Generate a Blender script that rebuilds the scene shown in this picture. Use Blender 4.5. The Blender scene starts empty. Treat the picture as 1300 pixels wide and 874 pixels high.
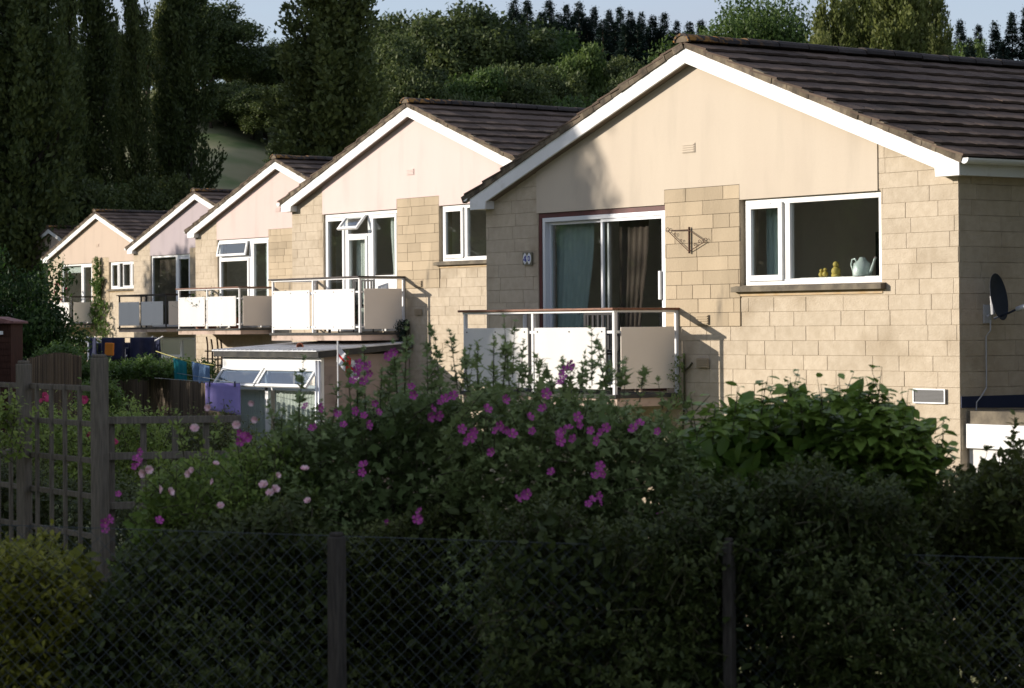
import bpy, math, random
import numpy as np
from mathutils import Vector, Matrix
rad = math.radians
scene = bpy.context.scene
COL = scene.collection
RNG = random.Random(7)

# ------------------------------------------------------------------ camera frame (world axes follow the house fronts)
YAW, PIT, ROL, FPX = .63443, -.00747, .00723, 3243.
_c, _s = math.cos, math.sin
def _hv(x, y, z):
    return Vector((x*_s(YAW)-y*_c(YAW), x*_c(YAW)+y*_s(YAW), z))
CR = _hv(_c(ROL), -_s(ROL)*_s(PIT), -_s(ROL)*_c(PIT))
CU = _hv(_s(ROL), _c(ROL)*_s(PIT), _c(ROL)*_c(PIT))
CF = _hv(0, _c(PIT), -_s(PIT))
HR = _hv(1, 0, 0); HF = _hv(0, 1, 0)
def zt(px, py, d): return at(px, py, d).z
def rd(r, d, z=0.0):                       # a spot r metres right of and d metres ahead of the camera
    return HR*r + HF*d + Vector((0, 0, z))
def at(px, py, d):                         # sight line through a photo pixel, at depth d
    return (CF + CR*(px-650)/FPX - CU*(py-392)/FPX)*d

# ------------------------------------------------------------------ object helpers
def tag(o, label=None, cat=None, group=None, kind=None):
    if label: o["label"] = label
    if cat: o["category"] = cat
    if group: o["group"] = group
    if kind: o["kind"] = kind
    return o
def empty(name, loc, label, cat, group=None, rz=0.0, sc=1.0):
    o = bpy.data.objects.new(name, None); COL.objects.link(o)
    o.location = loc; o.rotation_euler = (0, 0, rz); o.scale = (sc, sc, sc)
    o.empty_display_size = .2
    return tag(o, label, cat, group)
def link(name, me, parent=None, loc=None, rot=None):
    o = bpy.data.objects.new(name, me); COL.objects.link(o)
    if parent: o.parent = parent
    if loc is not None: o.location = loc
    if rot is not None: o.rotation_euler = rot
    return o

class MB:
    """collects faces for one mesh, with a tint value per vertex"""
    def __init__(s): s.v = []; s.f = []; s.t = []; s.m = []
    def add(s, vs, fs, tint=.5, mi=0):
        b = len(s.v); s.v += [tuple(p) for p in vs]; s.t += [tint]*len(vs)
        for f in fs: s.f.append(tuple(b+i for i in f)); s.m.append(mi)
        return s
    def box(s, x0, x1, y0, y1, z0, z1, tint=.5, mi=0):
        if x0 > x1: x0, x1 = x1, x0
        if y0 > y1: y0, y1 = y1, y0
        if z0 > z1: z0, z1 = z1, z0
        vs = [(x0,y0,z0),(x1,y0,z0),(x1,y1,z0),(x0,y1,z0),(x0,y0,z1),(x1,y0,z1),(x1,y1,z1),(x0,y1,z1)]
        return s.add(vs, [(0,3,2,1),(4,5,6,7),(0,1,5,4),(1,2,6,5),(2,3,7,6),(3,0,4,7)], tint, mi)
    def prism(s, poly, y0, y1, axis='y', tint=.5, mi=0):
        """polygon (a,b) extruded; axis y: a=x b=z; axis x: a=y b=z; axis z: a=x b=y"""
        n = len(poly)
        def P(a, b, t): return {'y': (a, t, b), 'x': (t, a, b), 'z': (a, b, t)}[axis]
        vs = [P(a, b, y0) for a, b in poly] + [P(a, b, y1) for a, b in poly]
        fs = [tuple(range(n)), tuple(range(2*n-1, n-1, -1))]
        for i in range(n):
            j = (i+1) % n; fs.append((i, i+n, j+n, j))
        return s.add(vs, fs, tint, mi)
    def tube(s, pts, r, n=6, tint=.5, mi=0, cap=True):
        pts = [Vector(p) for p in pts]
        if not hasattr(r, '__len__'): r = [r]*len(pts)
        vs = []; up0 = None
        for i, p in enumerate(pts):
            d = (pts[min(i+1, len(pts)-1)]-pts[max(i-1, 0)])
            if d.length < 1e-9: d = Vector((0, 0, 1))
            d.normalize()
            a = Vector((0, 0, 1)) if abs(d.z) < .9 else Vector((1, 0, 0))
            if up0 is not None: a = up0
            u = d.cross(a)
            if u.length < 1e-6: u = d.orthogonal()
            u.normalize(); w = u.cross(d); up0 = w
            for k in range(n):
                t = 2*math.pi*k/n
                vs.append(p+(u*math.cos(t)+w*math.sin(t))*r[i])
        fs = []
        for i in range(len(pts)-1):
            for k in range(n):
                k2 = (k+1) % n
                fs.append((i*n+k, i*n+k2, (i+1)*n+k2, (i+1)*n+k))
        if cap: fs += [tuple(range(n-1, -1, -1)), tuple((len(pts)-1)*n+k for k in range(n))]
        return s.add(vs, fs, tint, mi)
    def sphere(s, c, r, n=8, m=6, tint=.5, mi=0, sx=1, sy=1, sz=1):
        vs = []; c = Vector(c)
        for i in range(m+1):
            ph = math.pi*i/m
            for k in range(n):
                t = 2*math.pi*k/n
                vs.append(c+Vector((sx*r*math.sin(ph)*math.cos(t), sy*r*math.sin(ph)*math.sin(t), sz*r*math.cos(ph))))
        fs = []
        for i in range(m):
            for k in range(n):
                k2 = (k+1) % n
                fs.append((i*n+k, (i+1)*n+k, (i+1)*n+k2, i*n+k2))
        return s.add(vs, fs, tint, mi)
    def lathe(s, prof, c=(0, 0, 0), n=20, tint=.5, mi=0):
        vs = []; c = Vector(c)
        for r, z in prof:
            for k in range(n):
                t = 2*math.pi*k/n; vs.append(c+Vector((r*math.cos(t), r*math.sin(t), z)))
        fs = []
        for i in range(len(prof)-1):
            for k in range(n):
                k2 = (k+1) % n; fs.append((i*n+k, i*n+k2, (i+1)*n+k2, (i+1)*n+k))
        return s.add(vs, fs, tint, mi)
    def mesh(s, name, mats, smooth=False):
        me = bpy.data.meshes.new(name)
        me.from_pydata(s.v, [], s.f)
        for m in (mats if isinstance(mats, (list, tuple)) else [mats]): me.materials.append(m)
        me.polygons.foreach_set('material_index', s.m)
        if smooth: me.polygons.foreach_set('use_smooth', [True]*len(s.f))
        a = me.attributes.new('tint', 'FLOAT', 'POINT'); a.data.foreach_set('value', s.t)
        me.update()
        return me
    def build(s, name, mats, parent=None, loc=None, smooth=False, bevel=0, rot=None):
        o = link(name, s.mesh(name, mats, smooth), parent, loc, rot)
        if bevel:
            b = o.modifiers.new('bevel', 'BEVEL'); b.width = bevel; b.segments = 2; b.limit_method = 'ANGLE'
        return o

# ------------------------------------------------------------------ materials
def mat(name, col=(.5,.5,.5), rough=.7, col2=None, scale=3., detail=4., dist=0., spec=.3, metal=0., bump=0., bscale=40.,
        tint=0., stain=None, stain_scale=1.3, stain_lo=.5, stain_hi=.7, stretch=(1,1,1), coord='Object', coat=0.):
    m = bpy.data.materials.new(name); m.use_nodes = True
    nt = m.node_tree; N = nt.nodes; L = nt.links
    b = N['Principled BSDF']
    b.inputs['Roughness'].default_value = rough
    b.inputs['Metallic'].default_value = metal
    b.inputs['Specular IOR Level'].default_value = spec
    b.inputs['Coat Weight'].default_value = coat
    tc = N.new('ShaderNodeTexCoord'); mp = N.new('ShaderNodeMapping')
    mp.inputs['Scale'].default_value = stretch
    L.new(tc.outputs[coord], mp.inputs['Vector'])
    def mix(fac, a, c, mode='MIX'):
        x = N.new('ShaderNodeMix'); x.data_type = 'RGBA'; x.blend_type = mode
        if isinstance(fac, float): x.inputs[0].default_value = fac
        else: L.new(fac, x.inputs[0])
        for s_, v in ((6, a), (7, c)):
            if isinstance(v, tuple): x.inputs[s_].default_value = v+(1,) if len(v) == 3 else v
            else: L.new(v, x.inputs[s_])
        return x.outputs[2]
    def noise(sc, det=4., vec=mp.outputs[0]):
        n = N.new('ShaderNodeTexNoise'); n.inputs['Scale'].default_value = sc; n.inputs['Detail'].default_value = det
        n.inputs['Distortion'].default_value = dist
        L.new(vec, n.inputs['Vector']); return n.outputs['Fac']
    def ramp(fac, lo, hi):
        r = N.new('ShaderNodeMapRange'); r.inputs[1].default_value = lo; r.inputs[2].default_value = hi
        L.new(fac, r.inputs[0]); return r.outputs[0]
    out = tuple(col)
    if col2: out = mix(ramp(noise(scale, detail), .35, .65), tuple(col), tuple(col2))
    if stain: out = mix(ramp(noise(stain_scale, 6.), stain_lo, stain_hi), out, tuple(stain))
    if tint:
        at_ = N.new('ShaderNodeAttribute'); at_.attribute_name = 'tint'
        h = N.new('ShaderNodeMapRange'); h.inputs[3].default_value = 1-tint; h.inputs[4].default_value = 1+tint
        h.clamp = False
        L.new(at_.outputs['Fac'], h.inputs[0])
        hs = N.new('ShaderNodeHueSaturation')
        if isinstance(out, tuple): hs.inputs['Color'].default_value = out+(1,)
        else: L.new(out, hs.inputs['Color'])
        L.new(h.outputs[0], hs.inputs['Value']); out = hs.outputs[0]
    if isinstance(out, tuple): b.inputs['Base Color'].default_value = out+(1,)
    else: L.new(out, b.inputs['Base Color'])
    if bump:
        bn = N.new('ShaderNodeBump'); bn.inputs['Strength'].default_value = bump; bn.inputs['Distance'].default_value = .01
        L.new(noise(bscale, 5.), bn.inputs['Height']); L.new(bn.outputs[0], b.inputs['Normal'])
    return m

def leafmat(name, c1, c2, trans=.35, rough=.55, spec=.25, old=None, vary=.22):
    """leaf colour runs from c1 to c2 with the per-leaf tint"""
    m = bpy.data.materials.new(name); m.use_nodes = True
    nt = m.node_tree; N = nt.nodes; L = nt.links; b = N['Principled BSDF']; o = N['Material Output']
    at_ = N.new('ShaderNodeAttribute'); at_.attribute_name = 'tint'
    x = N.new('ShaderNodeMix'); x.data_type = 'RGBA'
    L.new(at_.outputs['Fac'], x.inputs[0]); x.inputs[6].default_value = c1+(1,); x.inputs[7].default_value = c2+(1,)
    oi = N.new('ShaderNodeObjectInfo'); hs = N.new('ShaderNodeHueSaturation'); L.new(x.outputs[2], hs.inputs['Color'])
    m1 = N.new('ShaderNodeMapRange'); m1.inputs[3].default_value = 1-vary; m1.inputs[4].default_value = 1+vary; L.new(oi.outputs['Random'], m1.inputs[0]); L.new(m1.outputs[0], hs.inputs['Value'])
    m2 = N.new('ShaderNodeMapRange'); m2.inputs[3].default_value = .5+vary*.06; m2.inputs[4].default_value = .5-vary*.06; L.new(oi.outputs['Random'], m2.inputs[0]); L.new(m2.outputs[0], hs.inputs['Hue'])
    L.new(hs.outputs[0], b.inputs['Base Color'])
    b.inputs['Roughness'].default_value = rough; b.inputs['Specular IOR Level'].default_value = spec
    t = N.new('ShaderNodeBsdfTranslucent'); L.new(hs.outputs[0], t.inputs['Color'])
    ms = N.new('ShaderNodeMixShader'); ms.inputs[0].default_value = trans
    L.new(b.outputs[0], ms.inputs[1]); L.new(t.outputs[0], ms.inputs[2]); L.new(ms.outputs[0], o.inputs['Surface'])
    return m

def glassmat(name, tr=(.55,.6,.58), mixf=.12):
    m = bpy.data.materials.new(name); m.use_nodes = True
    nt = m.node_tree; N = nt.nodes; L = nt.links; N.remove(N['Principled BSDF']); o = N['Material Output']
    t = N.new('ShaderNodeBsdfTransparent'); t.inputs[0].default_value = tr+(1,)
    g = N.new('ShaderNodeBsdfGlossy'); g.inputs['Roughness'].default_value = .02; g.inputs[0].default_value = (.9,.95,1,1)
    f = N.new('ShaderNodeLayerWeight'); f.inputs[0].default_value = .5
    p = N.new('ShaderNodeMath'); p.operation = 'POWER'; p.inputs[1].default_value = 4.; L.new(f.outputs['Facing'], p.inputs[0])
    a = N.new('ShaderNodeMath'); a.operation = 'MULTIPLY_ADD'; a.inputs[1].default_value = .8; a.inputs[2].default_value = .075+mixf*.12
    L.new(p.outputs[0], a.inputs[0])
    x = N.new('ShaderNodeMixShader'); L.new(a.outputs[0], x.inputs[0]); L.new(t.outputs[0], x.inputs[1]); L.new(g.outputs[0], x.inputs[2])
    L.new(x.outputs[0], o.inputs['Surface'])
    return m

M = {}
M['block'] = mat('reconstituted_stone', (.50,.425,.325), .9, (.445,.372,.278), 11, 8, spec=.1, bump=.6, bscale=60, tint=.06,
                 stain=(.34,.275,.195), stain_scale=1.9, stain_lo=.52, stain_hi=.80)
M['block_weathered'] = mat('weathered_stone', (.45,.365,.255), .9, (.36,.29,.20), 1.6, 6, spec=.1, bump=.5, bscale=60, tint=.15,
                 stain=(.19,.16,.12), stain_scale=4., stain_lo=.58, stain_hi=.8, stretch=(1,1,.35))
M['mortar'] = mat('mortar', (.44,.37,.275), .95, (.37,.31,.225), 6, spec=.05)
RENDER = {1: ((.53,.458,.365), (.505,.432,.345)), 2: ((.64,.515,.475), (.62,.495,.455)), 3: ((.60,.475,.43), (.585,.46,.42)),
          4: ((.40,.345,.35), (.385,.33,.34)), 5: ((.50,.40,.32), (.485,.39,.31))}
for k, (a, b_) in RENDER.items():
    M['render%d' % k] = mat('smooth_render_%d' % k, a, .85, b_, 1.2, 5, spec=.12, bump=.25, bscale=90,
                            stain=tuple(c*.80 for c in a), stain_scale=1.6, stain_lo=.52, stain_hi=.85, stretch=(1.6,1,.35))
M['white'] = mat('white_upvc', (.78,.78,.77), .35, (.74,.74,.72), 3, spec=.4)
M['fascia'] = mat('white_painted_fascia', (.77,.765,.75), .45, (.68,.675,.66), 2.5, 5, spec=.3, stretch=(1,1,1), stain=(.50,.48,.43), stain_scale=4., stain_lo=.6, stain_hi=.85)
M['alu'] = mat('aluminium_frame', (.62,.64,.67), .35, spec=.5, metal=.3)
M['maroon'] = mat('maroon_timber', (.10,.022,.02), .5, (.07,.018,.016), 8)
M['soffit'] = mat('shade_toned_board', (.20,.155,.12), .8, (.15,.12,.09), 5)  # whitish boards coloured brown-grey to carry the shadow beneath the verge
M['tile'] = mat('roof_tile', (.125,.090,.068), .9, (.085,.062,.049), 1.5, 6, spec=.12, tint=.35, bump=.6, bscale=25,
                stain=(.10,.080,.060), stain_scale=1.4, stain_lo=.55, stain_hi=.8)
M['verge'] = mat('verge_mortar', (.19,.155,.11), .95, (.09,.075,.06), 9, 6, spec=.05, bump=.8, bscale=30, tint=.3)
M['sill'] = mat('stone_sill', (.20,.17,.125), .9, (.11,.095,.075), 7, 6, spec=.1, bump=.4)
M['panel'] = mat('balcony_panel_board', (.64,.625,.60), .55, (.60,.585,.56), 1.5, spec=.2, stain=(.5,.48,.45), stain_scale=2., stain_lo=.66, stain_hi=.9, stretch=(1,1,.3))
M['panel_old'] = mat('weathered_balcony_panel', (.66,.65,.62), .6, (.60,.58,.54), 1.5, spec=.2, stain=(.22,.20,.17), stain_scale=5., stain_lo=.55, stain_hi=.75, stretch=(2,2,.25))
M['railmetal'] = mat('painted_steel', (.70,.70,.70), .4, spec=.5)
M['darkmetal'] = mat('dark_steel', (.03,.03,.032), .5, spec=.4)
M['handrail'] = mat('hardwood_handrail', (.22,.095,.05), .5, (.12,.05,.03), 10, stretch=(1,6,6))
M['slab'] = mat('balcony_slab_edge', (.50,.385,.32), .9, (.42,.33,.27), 3, spec=.1, stain=(.16,.12,.09), stain_scale=4., stain_lo=.55, stain_hi=.75)
M['asphaltfelt'] = mat('roofing_felt', (.05,.05,.05), .9, (.08,.078,.07), 6, spec=.1)
M['interior'] = mat('room_wall', (.30,.28,.25), .9)
M['roomdark'] = mat('room_wall_dim', (.78,.75,.70), .9)
M['curtain_teal'] = mat('pale_teal_curtain', (.42,.50,.47), .9, (.36,.44,.415), 5)
M['curtain_dark'] = mat('dark_brown_curtain', (.10,.075,.06), .9)
M['curtain_white'] = mat('pale_curtain', (.62,.66,.62), .9)
M['ceramic'] = mat('glazed_ceramic', (.62,.68,.66), .2, (.5,.6,.55), 12, spec=.5, stain=(.25,.12,.14), stain_scale=30, stain_lo=.66, stain_hi=.7)
M['yellow'] = mat('yellow_ornament', (.55,.42,.10), .5)
M['glass'] = glassmat('window_glass', (.93,.95,.94))
M['glass_sky'] = glassmat('conservatory_glass', (.7,.76,.8), .5)
M['terracotta'] = mat('terracotta', (.30,.11,.06), .8, (.24,.09,.05), 8)
M['navy'] = mat('navy_flashing', (.012,.018,.05), .6)
M['dish'] = mat('dark_dish', (.018,.024,.04), .55, spec=.3)
M['cable'] = mat('grey_cable', (.45,.45,.46), .5)
M['darkpost'] = mat('dark_weathered_post', (.07,.062,.052), .9, (.04,.036,.032), 14, 6, stretch=(6,6,.6), bump=.6, bscale=30, spec=.1)
M['oldwood'] = mat('grey_weathered_wood', (.19,.165,.13), .9, (.12,.104,.082), 14, 6, stretch=(6,6,.6), bump=.6, bscale=30, spec=.1)
M['brownwood'] = mat('brown_stained_wood', (.06,.028,.02), .85, (.035,.018,.014), 12, stretch=(4,4,.5), spec=.1)
M['wattle'] = mat('willow_screen', (.105,.078,.05), .9, (.06,.045,.032), 12, stretch=(1,1,.1), bump=.5, tint=.4)
M['wire'] = mat('galvanised_wire', (.16,.18,.19), .5, metal=.3, spec=.4)
M['greenwire'] = mat('plastic_coated_wire', (.05,.06,.065), .6)
M['corrug'] = mat('translucent_roof_sheet', (.62,.64,.67), .4, (.54,.56,.58), 3, stain=(.36,.36,.36), stain_scale=3., stain_lo=.55, stain_hi=.8)

def tubeline(mb, a, b, r, n=6, tint=.5): mb.tube([a, b], r, n, tint)
# ------------------------------------------------------------------ house
M['fillet'] = mat('orange_cement_patch', (.44,.31,.17), .95, (.50,.39,.26), 6)
HW = 3.925; GS = .361
def gz(x): return 2.95 - GS*abs(x)
def clip(poly, f):
    """keep the part of a convex polygon where f(p) >= 0"""
    out = []
    for i in range(len(poly)):
        a, b = poly[i], poly[(i+1) % len(poly)]; fa, fb = f(a), f(b)
        if fa >= 0: out.append(a)
        if (fa >= 0) != (fb >= 0):
            t = fa/(fa-fb); out.append((a[0]+(b[0]-a[0])*t, a[1]+(b[1]-a[1])*t))
    return out
COURSE = .1526; Z0 = .456 - 24*COURSE - .003
def blocks(mb, x0, x1, z0, z1, rng, place, gable=False, holes=(), pad=.0016, depth=.0065, lo=.26, hi=.72, flush=0.):
    """coursed stone blocks of uneven length; place(u, w, z) gives the 3-D point (w = outward)"""
    k = int(math.floor((z0-Z0)/COURSE))
    while Z0+k*COURSE < z1-1e-4:
        a = max(z0, Z0+k*COURSE); b = min(z1, Z0+(k+1)*COURSE); k += 1
        if b-a < .012: continue
        x = x0-rng.uniform(0, .3)
        tb = rng.uniform(-.1, .1)
        while x < x1:
            w = rng.uniform(lo, hi); xa, xb = max(x, x0), min(x+w, x1); x += w
            if xb-xa < .02: continue
            segs = [(xa, xb)]
            for (hx0, hx1, hz0, hz1) in holes:
                if b > hz0+.002 and a < hz1-.002:
                    ns = []
                    for (p, q) in segs:
                        if q <= hx0 or p >= hx1: ns.append((p, q)); continue
                        if p < hx0: ns.append((p, hx0))
                        if q > hx1: ns.append((hx1, q))
                    segs = ns
            for (p, q) in segs:
                if q-p < .015: continue
                poly = [(p+pad, a+pad), (q-pad, a+pad), (q-pad, b-pad), (p+pad, b-pad)]
                if gable:
                    poly = clip(poly, lambda t: gz(1)+GS - GS*t[0]-t[1] if t[0] > 0 else gz(1)+GS+GS*t[0]-t[1])
                    if len(poly) < 3: continue
                n = len(poly); cx = sum(t[0] for t in poly)/n; cz = sum(t[1] for t in poly)/n
                dd = depth+rng.uniform(-.0015, .0015)+flush
                inner = []
                for (u, z) in poly:
                    l = math.hypot(cx-u, cz-z) or 1; e = .0035
                    inner.append((u+(cx-u)/l*e, z+(cz-z)/l*e))
                vs = [place(u, 0, z) for u, z in poly]+[place(u, dd-.003, z) for u, z in poly]+[place(u, dd, z) for u, z in inner]
                fs = [tuple(range(2*n, 3*n))]
                for i in range(n):
                    j = (i+1) % n; fs += [(i, j, j+n, i+n), (i+n, j+n, j+2*n, i+2*n)]
                mb.add(vs, fs, min(1, max(0, .5+tb+rng.uniform(-.4, .4))))

def rects_minus(x0, x1, z0, z1, holes):
    """split a rectangle around holes into plain rectangles"""
    xs = sorted({x0, x1, *[h[i] for h in holes for i in (0, 1) if x0 < h[i] < x1]})
    zs = sorted({z0, z1, *[h[i] for h in holes for i in (2, 3) if z0 < h[i] < z1]})
    for i in range(len(xs)-1):
        for j in range(len(zs)-1):
            cx = (xs[i]+xs[i+1])/2; cz = (zs[j]+zs[j+1])/2
            if any(h[0] < cx < h[1] and h[2] < cz < h[3] for h in holes): continue
            yield xs[i], xs[i+1], zs[j], zs[j+1]

def frame(mb, x0, x1, z0, z1, w, y0, y1):
    mb.box(x0, x1, y0, y1, z0, z0+w); mb.box(x0, x1, y0, y1, z1-w, z1)
    mb.box(x0, x0+w, y0, y1, z0+w, z1-w); mb.box(x1-w, x1, y0, y1, z0+w, z1-w)
def pane(parent, x0, x1, z0, z1, y, m='glass'):
    MB().box(x0, x1, y, y+.006, z0, z1).build('pane', M[m], parent)

def drape(x0, x1, z0, z1, y, rng, folds=14, amp=.04, gather=0.0, side=0):
    """a hanging curtain with folds; gather pulls the lower edge to one side"""
    nx, nz = folds*4, 10; vs = []
    for j in range(nz+1):
        v = j/nz; z = z1+(z0-z1)*v
        for i in range(nx+1):
            u = i/nx
            x = x0+(x1-x0)*u
            if gather:
                k = gather*math.sin(min(1, v*1.1)*math.pi/2)**2
                x = x+( (x0-x) if side < 0 else (x1-x))*k
            vs.append((x, y+amp*math.sin(u*folds*2*math.pi)*(.6+.4*v)+rng.uniform(-.004, .004), z))
    fs = [(j*(nx+1)+i, j*(nx+1)+i+1, (j+1)*(nx+1)+i+1, (j+1)*(nx+1)+i) for j in range(nz) for i in range(nx)]
    return MB().add(vs, fs)

def roof(parent, rng, depth=9.0, seed=0):
    r = MB(); L = 4.40; NC = 11; g = L/NC
    cs, sn = math.cos(math.atan(GS)), math.sin(math.atan(GS))
    top = 3.10
    def P(sgn, s, h, y): # s = distance down the slope from the ridge, h = height above the slope plane
        x = s*cs + h*sn; z = top - s*sn + h*cs
        return (sgn*x, y, z)
    for sgn in (-1, 1):
        for c in range(NC):
            s0, s1 = c*g-.03, (c+1)*g
            y = -.175
            while y < depth:
                w = .30; y1 = min(depth, y+w)
                j = rng.uniform(-.002, .002)+.002*math.sin(y*1.3+c*2); th = .037+rng.uniform(-.002, .003)
                ta = min(1, max(0, .5+rng.uniform(-.4, .4)))
                # tile with a low roll across its width
                prof = [(y, 0), (y+.10*w/.3, .0), (y+.16*w/.3, .005), (y+.24*w/.3, .005), (y1-.003, 0)]
                vs = []
                for (yy, hh) in prof: vs.append(P(sgn, s0, .004+hh*.4+j*.3, yy))
                for (yy, hh) in prof: vs.append(P(sgn, s1+j, th+hh+j, yy))
                for (yy, hh) in prof: vs.append(P(sgn, s1+j, th-.022+j, yy))
                for (yy, hh) in prof: vs.append(P(sgn, s0, -.012, yy))
                n = 5; fs = []
                for a in range(3):
                    for i in range(n-1):
                        f = (a*n+i, a*n+i+1, (a+1)*n+i+1, (a+1)*n+i)
                        fs.append(f if sgn > 0 else f[::-1])
                fs += [(0, n, 2*n, 3*n), (n-1, 4*n-1, 3*n-1, 2*n-1)]
                r.add(vs, fs, ta); y = y1
    ro = r.build('roof', M['tile'], parent)
    # deck below the tiles
    MB().prism([(-4.07, top-4.07*GS-.03), (0, top-.03), (4.07, top-4.07*GS-.03), (4.07, top-4.07*GS-.05), (0, top-.06), (-4.07, top-4.07*GS-.05)], -.10, depth-.02).build('roof_deck', M['soffit'], ro)
    # ridge tiles with orange lichen at the gable end
    rt = MB(); y = -.20; k = 0
    while y < depth:
        n = 7; L2 = .45; jit = rng.uniform(-.006, .006); vs = []
        for yy, rr in ((y, .115), (y+L2-.012, .108)):
            for i in range(n+1):
                t = math.pi*i/n; vs.append((rr*math.cos(t)*1.15, yy, top+.015+jit+rr*math.sin(t)*.72))
            for i in range(n, -1, -1):
                t = math.pi*i/n; q = rr-.018; vs.append((q*math.cos(t)*1.15, yy, top+.005+jit+q*math.sin(t)*.72))
        m2 = 2*(n+1); fs = [tuple(range(m2))[::-1], tuple(range(m2, 2*m2))]
        for i in range(m2): fs.append((i, (i+1) % m2, m2+(i+1) % m2, m2+i))
        rt.add(vs, fs, rng.uniform(.2, .9)); y += L2; k += 1
    rt.build('ridge_tiles', M['lichen'], ro)
    MB().prism([(.12*math.cos(math.pi*i/8), top-.03+(.10 if 0 < i < 8 else 0)*math.sin(math.pi*i/8)+.03) for i in range(9)], -.185, -.15).build('ridge_end_mortar', M['verge'], ro)
    # verge mortar bedding under the tile ends, lumpy
    vb = MB()
    for sgn in (-1, 1):
        s = .02
        while s < L-.05:
            l = rng.uniform(.08, .22); e = rng.uniform(0, .012); c = int(s/g); hs = .010+.018*((s/g) % 1)
            vs = [P(sgn, s, -.055-e*.3, -.155-e), P(sgn, s+l, -.055-e*.3, -.155-e), P(sgn, s+l, hs, -.165-e), P(sgn, s, hs, -.165-e),
                  P(sgn, s, -.055, -.10), P(sgn, s+l, -.055, -.10), P(sgn, s+l, hs, -.10), P(sgn, s, hs, -.10)]
            fs = [(0, 1, 2, 3), (3, 2, 6, 7), (0, 4, 5, 1), (0, 3, 7, 4), (1, 5, 6, 2)]
            vb.add(vs, fs, rng.uniform(0, 1)); s += l
    vb.build('verge_mortar', M['verge'], ro)

def bargeboards(parent):
    for sgn in (-1, 1):
        poly = [(sgn*.0015, 3.045), (sgn*.0015, 2.875), (sgn*3.74, 2.875-GS*3.74), (sgn*3.75, 1.437), (sgn*4.07, 1.437), (sgn*4.07, 3.045-GS*4.07)]
        b = MB().prism(poly, -.145, -.118)
        b.build('bargeboard', M['fascia'], parent, bevel=.004)
        sf = MB()
        sf.prism([(0, 2.895), (0, 2.885), (sgn*3.73, 2.885-GS*3.73), (sgn*3.73, 2.895-GS*3.73)], -.117, .0)
        sf.build('soffit', M['soffit'], parent)
        MB().box(sgn*3.752, sgn*4.066, -.117, -.002, 1.44, 1.56).build('soffit_box_end', M['fascia'], parent)
        ev = MB(); ev.box(sgn*4.04, sgn*4.068, -.115, 8.9, 1.44, 1.575); ev.box(sgn*3.93, sgn*4.04, .002, 8.9, 1.445, 1.455)
        ev.build('eaves_fascia', M['fascia'], parent)
        gt = MB(); n = 8; vs = []; cx = sgn*4.150; cz = 1.600
        for yy in (-.16, 8.95):
            for i in range(n+1):
                t = math.pi+math.pi*i/n; vs.append((cx+.055*math.cos(t), yy, cz+.055*math.sin(t)))
            for i in range(n, -1, -1):
                t = math.pi+math.pi*i/n; vs.append((cx+.05*math.cos(t), yy+(.004 if yy < 0 else 0), cz+.05*math.sin(t)))
        m2 = 2*(n+1); fs = []
        for i in range(m2): fs.append((i, (i+1) % m2, m2+(i+1) % m2, m2+i))
        fs += [tuple(range(n+1)), tuple(range(m2, m2+n+1))]
        gt.add(vs, fs).build('gutter', M['white'], parent)

def window_top(parent, h):
    """upper right window: side-hung sash and a fixed light"""
    x0, x1, z0, z1 = .78, 2.855, .43, 1.348
    f = MB()
    if h == 5:
        frame(f, x0+.03, x1-.02, z0, z1, .06, .03, .09)
        f.box(1.34, 1.41, .03, .09, z0+.06, z1-.06); f.box(2.24, 2.33, .03, .09, z0+.06, z1-.06)
        frame(f, x0+.09, 1.34, z0+.06, z1-.06, .045, .015, .075)
        frame(f, 2.33, x1-.08, z0+.06, z1-.06, .045, .015, .075)
        w = f.build('window', M['white'], parent, bevel=.004)
        pane(w, .91, 1.30, .53, 1.24, .05); pane(w, 2.38, 2.73, .53, 1.24, .05); pane(w, 1.80, 2.24, .49, 1.29, .06)
        s = MB(); frame(s, 1.70, 2.24, .49, 1.285, .04, .012, .05); s.build('sliding_sash', M['white'], w)
    else:
        frame(f, x0, x1, z0, z1, .062, .03, .09)
        f.box(1.40, 1.475, .03, .09, z0+.062, z1-.062)
        w = f.build('window', M['white'], parent, bevel=.004)
        s = MB(); frame(s, .825, 1.375, .475, 1.305, .062, .008, .05); s.build('sash', M['white'], w, bevel=.004)
        pane(w, .885, 1.315, .535, 1.245, .035); pane(w, 1.475, 2.795, .49, 1.288, .06)
        MB().box(1.0, 1.2, .0, .008, 1.285, 1.30).build('trickle_vent', M['white'], w)
    sb = MB(); sb.prism([(-.085, .362), (-.085, .415), (.03, .432), (.03, .362)], .655, 2.93, axis='x')
    sb.build('window_sill', M['sill'], w, bevel=.005)
    MB().box(.70, 2.88, -.0135, -.0105, .318, .3605).build('cement_fillet', M['fillet'], w)
    return w

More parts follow.
